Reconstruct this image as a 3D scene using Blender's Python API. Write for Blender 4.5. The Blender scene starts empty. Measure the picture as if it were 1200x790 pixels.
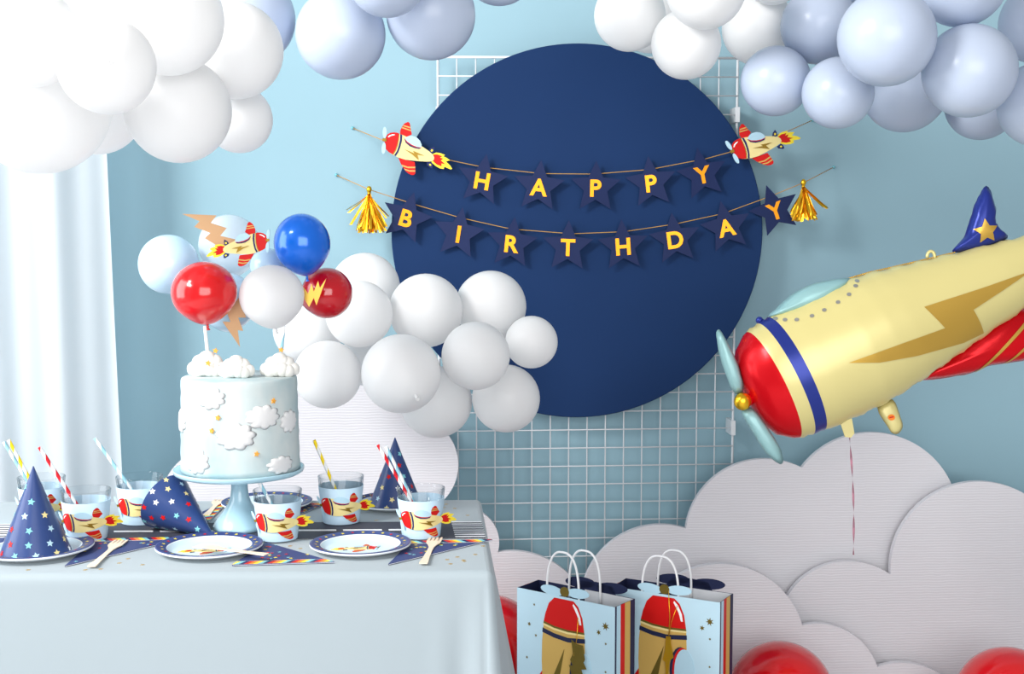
import bpy, math, random
from mathutils import Vector, Matrix, Quaternion
random.seed(7)
PI = math.pi
scene = bpy.context.scene
col = scene.collection

# ---------------------------------------------------------------- camera
F = 1500.0
CAM = Vector((0, 0, 1.28))
cam_data = bpy.data.cameras.new('camera'); cam_data.lens = 36 * F / 1200; cam_data.sensor_width = 36
cam = bpy.data.objects.new('camera', cam_data); col.objects.link(cam)
cam.location = CAM; cam.rotation_euler = (math.radians(90 - 4.5), 0, math.radians(-3.3))
scene.camera = cam
RM = cam.rotation_euler.to_matrix()
CX, CU, CF = RM @ Vector((1, 0, 0)), RM @ Vector((0, 1, 0)), RM @ Vector((0, 0, -1))

def ray(px, py):
    return RM @ Vector(((px - 600) / F, (395 - py) / F, -1))
def W(px, py, Y):
    d = ray(px, py); return CAM + d * (Y / d.y)
def WZ(px, py, z):
    d = ray(px, py); return CAM + d * ((z - CAM.z) / d.z)
def depth(p):
    return (Vector(p) - CAM).dot(CF)
def sc(p):
    return depth(p) / F          # metres per pixel at p

# ---------------------------------------------------------------- materials
def lin(c):
    r = []
    for v in c[:3]:
        v = v / 255.0
        r.append(v / 12.92 if v <= 0.04045 else ((v + 0.055) / 1.055) ** 2.4)
    return (*r, 1)
MATS = {}
def mat(name, c, rough=0.6, metal=0.0, spec=0.3, trans=0.0, sss=0.0, coat=0.0, alpha=1.0, bump=0.0, bscale=200.0, ior=1.45, transl=0.0, sheen=0.0, var=0.0):
    m = bpy.data.materials.new(name); m.use_nodes = True
    nt = m.node_tree; b = nt.nodes['Principled BSDF']
    b.inputs['Base Color'].default_value = lin(c)
    b.inputs['Roughness'].default_value = rough
    b.inputs['Metallic'].default_value = metal
    b.inputs['Specular IOR Level'].default_value = spec
    b.inputs['Transmission Weight'].default_value = trans
    b.inputs['IOR'].default_value = ior
    b.inputs['Alpha'].default_value = alpha
    b.inputs['Coat Weight'].default_value = coat
    b.inputs['Coat Roughness'].default_value = 0.12
    b.inputs['Sheen Weight'].default_value = sheen
    if sss:
        b.inputs['Subsurface Weight'].default_value = sss
        b.inputs['Subsurface Radius'].default_value = (0.05, 0.05, 0.05)
        b.inputs['Subsurface Scale'].default_value = 0.5
    if bump or var:
        tc = nt.nodes.new('ShaderNodeTexCoord'); n = nt.nodes.new('ShaderNodeTexNoise')
        n.inputs['Scale'].default_value = bscale; n.inputs['Detail'].default_value = 3
        nt.links.new(tc.outputs['Object'], n.inputs['Vector'])
    if bump:
        bp = nt.nodes.new('ShaderNodeBump'); bp.inputs['Strength'].default_value = bump; bp.inputs['Distance'].default_value = 0.002
        nt.links.new(n.outputs['Fac'], bp.inputs['Height']); nt.links.new(bp.outputs['Normal'], b.inputs['Normal'])
    if var:
        n2 = nt.nodes.new('ShaderNodeTexNoise'); n2.inputs['Scale'].default_value = 6 if bscale > 50 else bscale
        nt.links.new(tc.outputs['Object'], n2.inputs['Vector'])
        mx = nt.nodes.new('ShaderNodeMix'); mx.data_type = 'RGBA'
        a = lin(c); k = 1 - var
        mx.inputs[6].default_value = (a[0] * k, a[1] * k, a[2] * k, 1); mx.inputs[7].default_value = tuple(min(1, x * (1 + var)) for x in a[:3]) + (1,)
        nt.links.new(n2.outputs['Fac'], mx.inputs[0]); nt.links.new(mx.outputs[2], b.inputs['Base Color'])
    if transl:
        t = nt.nodes.new('ShaderNodeBsdfTranslucent'); t.inputs['Color'].default_value = lin(c)
        ms = nt.nodes.new('ShaderNodeMixShader'); ms.inputs[0].default_value = transl
        nt.links.new(b.outputs[0], ms.inputs[1]); nt.links.new(t.outputs[0], ms.inputs[2])
        nt.links.new(ms.outputs[0], nt.nodes['Material Output'].inputs['Surface'])
    MATS[name] = m
    return m

mat('wall_paint', (150, 184, 197), 0.85, bump=0.06, bscale=350, var=0.02, spec=0.2)
mat('side_wall_paint', (225, 232, 235), 0.85, spec=0.2, bump=.05)
mat('floor_boards', (205, 205, 208), 0.6, bump=.05, var=.04)
mat('navy_board', (15, 47, 91), 0.72, spec=0.25, bump=0.1, bscale=500, var=.04)
mat('white_wire', (222, 226, 230), 0.45)
mat('balloon_white', (245, 245, 245), 0.32, spec=0.3, transl=0.35)
mat('balloon_sky', (196, 208, 228), 0.27, spec=0.5, transl=0.2)
mat('balloon_red', (214, 16, 22), 0.16, spec=0.55, coat=0.4, sss=.1)
mat('balloon_ruby', (192, 8, 26), 0.14, spec=0.55, coat=0.4)
mat('balloon_cobalt', (14, 104, 216), 0.22, metal=0.2, coat=0.6)
mat('balloon_pearl', (188, 218, 238), 0.2, spec=0.5, coat=0.4, sss=.15)
mat('balloon_clear', (222, 236, 246), 0.15, spec=0.5, alpha=0.62)
mat('cloud_card', (216, 215, 220), 0.8, spec=0.2)
mat('card_edge', (226, 226, 230), 0.8)
mat('star_navy', (17, 34, 78), 0.6, spec=0.3, bump=.05)
mat('gold_print', (226, 146, 26), 0.33, metal=0.6)
mat('gold_foil', (240, 188, 48), 0.28, metal=0.9)
mat('gold_satin', (204, 164, 74), 0.3, metal=0.6)
mat('olive_gold', (122, 104, 44), 0.45, metal=0.5)
mat('twine', (190, 145, 80), 0.7)
mat('pin', (120, 190, 200), 0.4)
mat('print_red', (205, 18, 16), 0.5)
mat('print_cream', (236, 218, 152), 0.55)
mat('print_navy', (32, 42, 92), 0.55)
mat('print_sky', (182, 216, 232), 0.5)
mat('print_yellow', (246, 222, 62), 0.5)
mat('print_white', (244, 245, 246), 0.5)
mat('print_orange', (244, 134, 40), 0.5)
mat('print_aqua', (126, 196, 206), 0.5)
mat('print_tan', (205, 168, 92), 0.5)
mat('print_bolt', (150, 118, 40), 0.35, metal=0.5)
mat('sleeve_blue', (186, 212, 230), 0.6, spec=.3)
mat('hat_navy', (44, 66, 118), 0.3, spec=0.5)
mat('cloth', (156, 168, 174), 0.62, spec=0.3, bump=0.12, bscale=60, sheen=.2)
mat('road', (68, 70, 82), 0.6)
mat('plate_white', (232, 238, 242), 0.4)
mat('plate_blue', (206, 226, 236), 0.4)
mat('napkin_navy', (56, 68, 116), 0.6)
mat('plate_navy', (56, 70, 122), 0.35)
mat('birch', (232, 214, 192), 0.6, bump=.1, var=.05)
mat('kraft_gold', (200, 160, 120), 0.45, metal=0.25)
mat('stand_blue', (176, 212, 226), 0.2, spec=0.5, coat=0.3)
mat('frosting', (236, 234, 228), 0.65, bump=0.25, bscale=70, sss=.1)
mat('fondant', (226, 226, 226), 0.55, sss=.1)
mat('sugar_star', (236, 168, 72), 0.4, metal=.15)
mat('glass', (250, 252, 252), 0.02, trans=1.0, ior=1.3)
gm = MATS['glass']; nt = gm.node_tree; nt.nodes.remove(nt.nodes['Principled BSDF'])
ga = nt.nodes.new('ShaderNodeBsdfTransparent'); gmc = nt.nodes.new('ShaderNodeMix'); gmc.data_type = 'RGBA'; gmc.inputs[6].default_value = (.97, .98, .985, 1); gmc.inputs[7].default_value = (.38, .44, .48, 1); nt.links.new(gmc.outputs[2], ga.inputs[0]); gg = nt.nodes.new('ShaderNodeBsdfGlossy'); gg.inputs['Roughness'].default_value = .03
lw = nt.nodes.new('ShaderNodeLayerWeight'); lw.inputs[0].default_value = .5; gmx = nt.nodes.new('ShaderNodeMixShader')
pw = nt.nodes.new('ShaderNodeMath'); pw.operation = 'POWER'; pw.inputs[1].default_value = 3.5; nt.links.new(lw.outputs['Facing'], pw.inputs[0]); ml = nt.nodes.new('ShaderNodeMath'); ml.operation = 'MULTIPLY_ADD'; ml.inputs[1].default_value = .6; ml.inputs[2].default_value = .03; nt.links.new(pw.outputs[0], ml.inputs[0]); nt.links.new(pw.outputs[0], gmc.inputs[0]); nt.links.new(ml.outputs[0], gmx.inputs[0]); nt.links.new(ga.outputs[0], gmx.inputs[1]); nt.links.new(gg.outputs[0], gmx.inputs[2]); nt.links.new(gmx.outputs[0], nt.nodes['Material Output'].inputs['Surface'])
mat('straw_white', (242, 243, 244), 0.6)
mat('straw_red', (205, 26, 40), 0.6)
mat('straw_yellow', (250, 218, 30), 0.6)
mat('straw_blue', (150, 200, 218), 0.6)
mat('foil_cream', (211, 199, 134), 0.3, spec=0.5, metal=0.12)
mat('foil_red', (205, 8, 22), 0.24, metal=0.35)
mat('foil_navy', (40, 54, 134), 0.28, metal=0.3)
mat('foil_teal', (142, 182, 184), 0.32, metal=0.15)
mat('foil_dot', (160, 158, 150), 0.3, metal=0.5)
mat('pink_ribbon', (214, 150, 168), 0.2, metal=0.7)
mat('bag_blue', (190, 220, 234), 0.35, spec=0.4)
mat('bag_navy', (34, 40, 72), 0.5)
mat('bag_inside', (206, 208, 212), 0.7)
mat('handle_white', (236, 236, 238), 0.7)
mat('window_frame_paint', (240, 240, 240), 0.5)

# cake frosting: watery blue marbling
m = mat('cake_icing', (226, 236, 232), 0.6, bump=0.2, bscale=40)
nt = m.node_tree; b = nt.nodes['Principled BSDF']
tc = nt.nodes.new('ShaderNodeTexCoord'); mp = nt.nodes.new('ShaderNodeMapping'); mp.inputs['Scale'].default_value = (9, 9, 5)
n = nt.nodes.new('ShaderNodeTexNoise'); n.inputs['Scale'].default_value = 1.2; n.inputs['Detail'].default_value = 4
r = nt.nodes.new('ShaderNodeValToRGB'); r.color_ramp.elements[0].position = .35; r.color_ramp.elements[0].color = lin((162, 190, 196)); r.color_ramp.elements[1].position = .65; r.color_ramp.elements[1].color = lin((204, 212, 211))
nt.links.new(tc.outputs['Object'], mp.inputs[0]); nt.links.new(mp.outputs[0], n.inputs['Vector']); nt.links.new(n.outputs['Fac'], r.inputs[0]); nt.links.new(r.outputs[0], b.inputs['Base Color'])
# cloud card: fine horizontal ribs
nt = MATS['cloud_card'].node_tree; b = nt.nodes['Principled BSDF']
tc = nt.nodes.new('ShaderNodeTexCoord'); wv = nt.nodes.new('ShaderNodeTexWave'); wv.bands_direction = 'Z'; wv.inputs['Scale'].default_value = 45; wv.inputs['Distortion'].default_value = 2.5; wv.inputs['Detail'].default_value = 2; wv.inputs['Detail Scale'].default_value = .6
bp = nt.nodes.new('ShaderNodeBump'); bp.inputs['Strength'].default_value = .22; bp.inputs['Distance'].default_value = .002
nt.links.new(tc.outputs['Object'], wv.inputs['Vector']); nt.links.new(wv.outputs['Fac'], bp.inputs['Height']); nt.links.new(bp.outputs['Normal'], b.inputs['Normal'])
# sheer curtain
m = bpy.data.materials.new('sheer'); m.use_nodes = True; nt = m.node_tree
nt.nodes.remove(nt.nodes['Principled BSDF']); out = nt.nodes['Material Output']
d = nt.nodes.new('ShaderNodeBsdfDiffuse'); d.inputs[0].default_value = lin((226, 231, 235))
t = nt.nodes.new('ShaderNodeBsdfTranslucent'); t.inputs[0].default_value = lin((226, 231, 235))
tr = nt.nodes.new('ShaderNodeBsdfTransparent')
m1 = nt.nodes.new('ShaderNodeMixShader'); m1.inputs[0].default_value = .4; m2 = nt.nodes.new('ShaderNodeMixShader'); m2.inputs[0].default_value = .10
nt.links.new(d.outputs[0], m1.inputs[1]); nt.links.new(t.outputs[0], m1.inputs[2]); nt.links.new(m1.outputs[0], m2.inputs[1]); nt.links.new(tr.outputs[0], m2.inputs[2]); nt.links.new(m2.outputs[0], out.inputs[0])
MATS['sheer'] = m

# ---------------------------------------------------------------- mesh builder
class MB:
    def __init__(s): s.v = []; s.f = []; s.m = []; s.s = []; s.names = []
    def mi(s, name):
        if name not in s.names: s.names.append(name)
        return s.names.index(name)
    def add(s, vs, fs, m, smooth=False, fn=None):
        o = len(s.v); k = s.mi(m)
        for p in vs: s.v.append(tuple(fn(*p)) if fn else tuple(p))
        for f in fs:
            s.f.append(tuple(i + o for i in f)); s.m.append(k); s.s.append(smooth)
        return s
    def box(s, a, b, m):
        x0, y0, z0 = a; x1, y1, z1 = b
        vs = [(x0, y0, z0), (x1, y0, z0), (x1, y1, z0), (x0, y1, z0), (x0, y0, z1), (x1, y0, z1), (x1, y1, z1), (x0, y1, z1)]
        return s.add(vs, [(3, 2, 1, 0), (4, 5, 6, 7), (0, 1, 5, 4), (1, 2, 6, 5), (2, 3, 7, 6), (3, 0, 4, 7)], m)
    def prism(s, poly, h0, h1, m, fn=None):
        """poly in 2D, extruded from h0 to h1; fn(u,v,h)->point"""
        n = len(poly)
        if area(poly) < 0: poly = poly[::-1]
        vs = [(u, v, h0) for u, v in poly] + [(u, v, h1) for u, v in poly]
        fs = [tuple(range(n - 1, -1, -1)), tuple(range(n, 2 * n))] + [(i, (i + 1) % n, n + (i + 1) % n, n + i) for i in range(n)]
        return s.add(vs, fs, m, False, fn)
    def decal(s, poly, step, fn, m, smooth=True):
        vs = []; idx = {}; fs = []
        for c in dense(poly, step):
            f = []
            for u, v in c:
                k = (round(u, 6), round(v, 6))
                if k not in idx: idx[k] = len(vs); vs.append((u, v))
                if not f or f[-1] != idx[k]: f.append(idx[k])
            if len(f) > 2 and f[0] == f[-1]: f.pop()
            if len(set(f)) == len(f) and len(f) > 2: fs.append(tuple(f))
        return s.add(vs, fs, m, smooth, fn)
    def lathe(s, prof, seg, m, c=(0, 0, 0), smooth=True, mats=None, caps=False):
        """prof [(r,z)], mats per segment"""
        k0 = len(s.v); 
        for r, z in prof:
            for i in range(seg):
                a = 2 * PI * i / seg; s.v.append((c[0] + r * math.cos(a), c[1] + r * math.sin(a), c[2] + z))
        for j in range(len(prof) - 1):
            k = s.mi(mats[j] if mats else m)
            for i in range(seg):
                i2 = (i + 1) % seg
                s.f.append((k0 + j * seg + i, k0 + j * seg + i2, k0 + (j + 1) * seg + i2, k0 + (j + 1) * seg + i)); s.m.append(k); s.s.append(smooth)
        if caps:
            for j, rv in ((0, True), (len(prof) - 1, False)):
                f = [k0 + j * seg + i for i in range(seg)]
                s.f.append(tuple(f[::-1] if rv else f)); s.m.append(s.mi((mats[0] if rv else mats[-1]) if mats else m)); s.s.append(False)
        return s
    def tube(s, pts, r, m, seg=8, mats=None, twist=0.0, closed=False, rf=None):
        pts = [Vector(p) for p in pts]; n = len(pts); k0 = len(s.v)
        up = None
        for i, p in enumerate(pts):
            t = (pts[min(i + 1, n - 1)] - pts[max(i - 1, 0)]).normalized()
            if up is None:
                up = Vector((0, 0, 1)) if abs(t.z) < .9 else Vector((1, 0, 0))
            a = (up - t * up.dot(t)).normalized(); up = a; b_ = t.cross(a)
            rr = rf(i / (n - 1)) * r if rf else r
            for j in range(seg):
                th = 2 * PI * j / seg + twist * i
                s.v.append(tuple(p + (a * math.cos(th) + b_ * math.sin(th)) * rr))
        for i in range(n - 1):
            for j in range(seg):
                j2 = (j + 1) % seg
                s.f.append((k0 + i * seg + j, k0 + i * seg + j2, k0 + (i + 1) * seg + j2, k0 + (i + 1) * seg + j))
                s.m.append(s.mi(mats[j] if mats else m)); s.s.append(True)
        for i, rv in ((0, True), (n - 1, False)):
            f = [k0 + i * seg + j for j in range(seg)]
            s.f.append(tuple(f[::-1] if rv else f)); s.m.append(s.mi(mats[0] if mats else m)); s.s.append(False)
        return s
    def ball(s, c, r, m, seg=20, rings=12, sx=1, sy=1, sz=1):
        k0 = len(s.v); k = s.mi(m)
        s.v.append((c[0], c[1], c[2] + r * sz))
        for i in range(1, rings):
            a = PI * i / rings
            for j in range(seg):
                t = 2 * PI * j / seg
                s.v.append((c[0] + r * sx * math.sin(a) * math.cos(t), c[1] + r * sy * math.sin(a) * math.sin(t), c[2] + r * sz * math.cos(a)))
        s.v.append((c[0], c[1], c[2] - r * sz)); last = len(s.v) - 1
        for j in range(seg):
            j2 = (j + 1) % seg
            s.f.append((k0, k0 + 1 + j, k0 + 1 + j2)); s.m.append(k); s.s.append(True)
            for i in range(rings - 2):
                s.f.append((k0 + 1 + i * seg + j, k0 + 1 + (i + 1) * seg + j, k0 + 1 + (i + 1) * seg + j2, k0 + 1 + i * seg + j2)); s.m.append(k); s.s.append(True)
            b0 = k0 + 1 + (rings - 2) * seg
            s.f.append((b0 + j, last, b0 + j2)); s.m.append(k); s.s.append(True)
        return s
    def pillow(s, poly, T, fn, m, rings=10, c=None, sub=3, back=1.0, wr=0.0):
        """inflated outline: poly star-shaped about c; fn(u,v,h)"""
        n0 = len(poly)
        if area(poly) < 0: poly = poly[::-1]
        pp = []
        for i in range(n0):
            p0, p1, p2, p3 = poly[i - 1], poly[i], poly[(i + 1) % n0], poly[(i + 2) % n0]
            for k in range(sub):
                t = k / sub
                q = [0.5 * (2 * p1[a] + (p2[a] - p0[a]) * t + (2 * p0[a] - 5 * p1[a] + 4 * p2[a] - p3[a]) * t * t + (-p0[a] + 3 * p1[a] - 3 * p2[a] + p3[a]) * t ** 3) for a in (0, 1)]
                pp.append(q)
        if wr:
            pp = [[q[0] + random.uniform(-wr, wr), q[1] + random.uniform(-wr, wr)] for q in pp]
        n = len(pp)
        if c is None: c = (sum(p[0] for p in pp) / n, sum(p[1] for p in pp) / n)
        vs = [(c[0], c[1], T)]
        lv = [(k + .5) / rings for k in range(rings)] ; lv[-1] = 1.0
        def H(t, sgn): return sgn * T * math.sqrt(max(0, 1 - t ** 2.6))
        for t in lv:
            for p in pp: vs.append((c[0] + (p[0] - c[0]) * t, c[1] + (p[1] - c[1]) * t, H(t, 1)))
        fs = [(0, 1 + i, 1 + (i + 1) % n) for i in range(n)]
        for r_ in range(rings - 1):
            a0 = 1 + r_ * n; a1 = 1 + (r_ + 1) * n
            for i in range(n): fs.append((a0 + i, a1 + i, a1 + (i + 1) % n, a0 + (i + 1) % n))
        o = len(vs); vs.append((c[0], c[1], -T * back))
        for t in lv[:-1]:
            for p in pp: vs.append((c[0] + (p[0] - c[0]) * t, c[1] + (p[1] - c[1]) * t, H(t, -back)))
        fs += [(o, o + 1 + (i + 1) % n, o + 1 + i) for i in range(n)]
        for r_ in range(rings - 1):
            a0 = o + 1 + r_ * n; a1 = (o + 1 + (r_ + 1) * n) if r_ < rings - 2 else 1 + (rings - 1) * n
            for i in range(n): fs.append((a0 + (i + 1) % n, a1 + (i + 1) % n, a1 + i, a0 + i))
        return s.add(vs, fs, m, True, fn)
    def build(s, name, parent=None, origin=None, loc=None):
        """origin: world point the vertices are given relative to (subtracted)"""
        o = Vector(origin) if origin is not None else Vector((0, 0, 0))
        me = bpy.data.meshes.new(name)
        me.from_pydata([tuple(Vector(v) - o) for v in s.v], [], s.f)
        for nme in s.names: me.materials.append(MATS[nme])
        me.polygons.foreach_set('material_index', s.m); me.polygons.foreach_set('use_smooth', s.s)
        me.update(); me.validate()
        ob = bpy.data.objects.new(name, me); col.objects.link(ob)
        if parent: ob.parent = parent
        elif loc is not None: ob.location = loc
        elif origin is not None: ob.location = o
        return ob

def area(p):
    return .5 * sum(p[i - 1][0] * p[i][1] - p[i][0] * p[i - 1][1] for i in range(len(p)))
def clip(poly, inside, inter):
    out = []
    for i in range(len(poly)):
        a, b = poly[i - 1], poly[i]; ia, ib = inside(a), inside(b)
        if ib:
            if not ia: out.append(inter(a, b))
            out.append(b)
        elif ia: out.append(inter(a, b))
    return out
def clip_ax(poly, ax, val, keep_less):
    def ins(p): return p[ax] <= val + 1e-12 if keep_less else p[ax] >= val - 1e-12
    def inter(a, b):
        t = (val - a[ax]) / (b[ax] - a[ax]); q = [a[0] + (b[0] - a[0]) * t, a[1] + (b[1] - a[1]) * t]; q[ax] = val; return tuple(q)
    return clip(poly, ins, inter)
def clip_convex(poly, cl):
    if area(cl) < 0: cl = cl[::-1]
    for i in range(len(cl)):
        a, b = cl[i - 1], cl[i]
        def sd(p): return (b[0] - a[0]) * (p[1] - a[1]) - (b[1] - a[1]) * (p[0] - a[0])
        def inter(p, q):
            s1, s2 = sd(p), sd(q); t = s1 / (s1 - s2); return (p[0] + (q[0] - p[0]) * t, p[1] + (q[1] - p[1]) * t)
        if not poly: return poly
        poly = clip(poly, lambda p: sd(p) >= 0, inter)
    return poly
def dense(poly, step):
    from mathutils.geometry import tessellate_polygon
    for t in tessellate_polygon([[Vector((p[0], p[1], 0)) for p in poly]]):
        tri = [tuple(poly[i][:2]) for i in t]
        if abs(area(tri)) > 1e-12: yield from dense_tri(tri, step)
def dense_tri(poly, step):
    if area(poly) < 0: poly = poly[::-1]
    x0 = min(p[0] for p in poly); x1 = max(p[0] for p in poly); y0 = min(p[1] for p in poly); y1 = max(p[1] for p in poly)
    i0 = math.floor(x0 / step); i1 = math.ceil(x1 / step); j0 = math.floor(y0 / step); j1 = math.ceil(y1 / step)
    for i in range(i0, i1):
        s_ = clip_ax(clip_ax(list(poly), 0, i * step, False), 0, (i + 1) * step, True)
        if len(s_) < 3: continue
        for j in range(j0, j1):
            c = clip_ax(clip_ax(s_, 1, j * step, False), 1, (j + 1) * step, True)
            if len(c) > 2 and abs(area(c)) > 1e-12: yield c
def star(cx, cy, R, rot=0.0, n=5, k=0.45):
    return [(cx + (R if i % 2 == 0 else R * k) * math.sin(rot + PI * i / n), cy + (R if i % 2 == 0 else R * k) * math.cos(rot + PI * i / n)) for i in range(2 * n)]
def ell(cx, cy, rx, ry, rot=0.0, n=20):
    c, s = math.cos(rot), math.sin(rot)
    return [(cx + rx * math.cos(t) * c - ry * math.sin(t) * s, cy + rx * math.cos(t) * s + ry * math.sin(t) * c) for t in [2 * PI * i / n for i in range(n)]]

def tag(o, label=None, cat=None, group=None, kind=None):
    if label: o['label'] = label
    if cat: o['category'] = cat
    if group: o['group'] = group
    if kind: o['kind'] = kind
    return o
def empty(name, loc, label, cat, group=None):
    o = bpy.data.objects.new(name, None); col.objects.link(o); o.location = loc; o.empty_display_size = .05
    return tag(o, label, cat, group)
def copy_tree(o, label=None, parent=None):
    c = o.copy(); col.objects.link(c)
    if parent: c.parent = parent
    if label: c['label'] = label
    for ch in list(o.children): copy_tree(ch, None, c)
    return c

# ---------------------------------------------------------------- room
WY = 3.5
def struct(name, mb):
    o = mb.build(name); o['kind'] = 'structure'; return o
struct('floor', MB().box((-2.6, -1.0, -.05), (3.6, WY + .1, 0), 'floor_boards'))
struct('wall_back', MB().box((-2.6, WY, 0), (3.6, WY + .1, 3.0), 'wall_paint'))
wl = MB()                                   # left wall with a tall window opening
x0, x1 = -2.7, -2.6
wy0, wy1, wz0, wz1 = .5, 2.7, .6, 2.7
wl.box((x0, -1, 0), (x1, wy0, 3.0), 'side_wall_paint'); wl.box((x0, wy1, 0), (x1, WY + .1, 3.0), 'side_wall_paint')
wl.box((x0, wy0, 0), (x1, wy1, wz0), 'side_wall_paint'); wl.box((x0, wy0, wz1), (x1, wy1, 3.0), 'side_wall_paint')
struct('wall_left', wl)
wn = MB()
for y in (wy0, (wy0 + wy1) / 2 - .03, wy1 - .06): wn.box((x0 + .02, y, wz0), (x1 - .02, y + .06, wz1), 'window_frame_paint')
for z in (wz0, wz1 - .06): wn.box((x0 + .02, wy0, z), (x1 - .02, wy1, z + .06), 'window_frame_paint')
struct('window_1', wn)

# ---------------------------------------------------------------- wire grid panel
GY = 3.44
g = MB()
tl = W(513, 67, GY); cell = .0502; nc, nr = 16, 35; cz_ = (tl.z - .004) / nr
roll = -0.004
def gp(i, j): return Vector((tl.x + i * cell, GY, tl.z - j * cz_ + roll * i * cell * -1))
for i in range(nc + 1):
    r_ = .0034 if i in (0, nc) else .0018
    g.tube([gp(i, 0), gp(i, nr)], r_, 'white_wire', 6)
for j in range(nr + 1):
    r_ = .0034 if j in (0, nr) else .0018
    a = gp(0, j); b = gp(nc, j); a.y -= .004; b.y -= .004
    g.tube([a, b], r_, 'white_wire', 6)
for i, j in ((nc, 3), (0, 3), (nc, 20), (0, 20)):   # little hooks
    p = gp(i, j); g.box((p.x - .006, GY - .008, p.z - .02), (p.x + .006, WY - .001, p.z + .02), 'white_wire')
tag(g.build('wire_grid_panel', origin=(tl.x, GY, 0)), 'white square-mesh wire grid panel against the blue wall behind the navy disc', 'wire grid')

# ---------------------------------------------------------------- navy disc
DY = 3.4115
dc = W(678, 272.5, DY); dr = 218.5 * sc(dc)
d_ = MB(); N = 160
prof = [(0, 0), (dr - .002, 0), (dr, .002), (dr, .018), (dr - .002, .02), (0, .02)]
for r0, h in prof:
    pass
vs = []; fs = []
for r0, h in prof[1:-1]:
    for i in range(N):
        a = 2 * PI * i / N; vs.append((dc.x + r0 * math.cos(a), DY + h, dc.z + r0 * math.sin(a)))
for j in range(3):
    for i in range(N): fs.append((j * N + i, j * N + (i + 1) % N, (j + 1) * N + (i + 1) % N, (j + 1) * N + i))
fs.append(tuple(range(N))); fs.append(tuple(range(4 * N - 1, 3 * N - 1, -1)))
d_.add(vs, fs, 'navy_board')
tag(d_.build('round_backdrop_board', origin=(dc.x, DY, dc.z)), 'large round navy blue board hung on the wire grid as backdrop', 'backdrop board')

# ---------------------------------------------------------------- curtain
cu = MB()
CYR = 3.22
def edge_x(z):
    a = W(122, 180, CYR); b_ = W(140, 545, CYR)
    t = (a.z - z) / (a.z - b_.z)
    return a.x + (b_.x - a.x) * (t + .35 * max(0, t) * (t - 1) * .5 if t > 0 else t * .15)
nx, nz = 220, 40
vs = []
for k in range(nz + 1):
    z = .03 + (2.55 - .03) * k / nz
    xe = edge_x(z); w = 1.0 + .10 * (1 - z / 2.55)
    for i in range(nx + 1):
        u = i / nx
        ph = u * w * 40
        y = CYR + .014 * math.sin(ph + .7 * math.sin(z * 1.1)) + .012 * math.sin(ph * .43 + 1 + z * .5) + .005 * math.sin(ph * 2.3 + z)
        vs.append((xe - u * w * 1.15, y, z))
fs = [(k * (nx + 1) + i, k * (nx + 1) + i + 1, (k + 1) * (nx + 1) + i + 1, (k + 1) * (nx + 1) + i) for k in range(nz) for i in range(nx)]
cu.add(vs, fs, 'sheer', True)
tag(cu.build('sheer_curtain', origin=(-1.4, CYR, .03)), 'sheer white floor-length curtain hanging at the left edge of the room', 'curtain')

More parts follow.
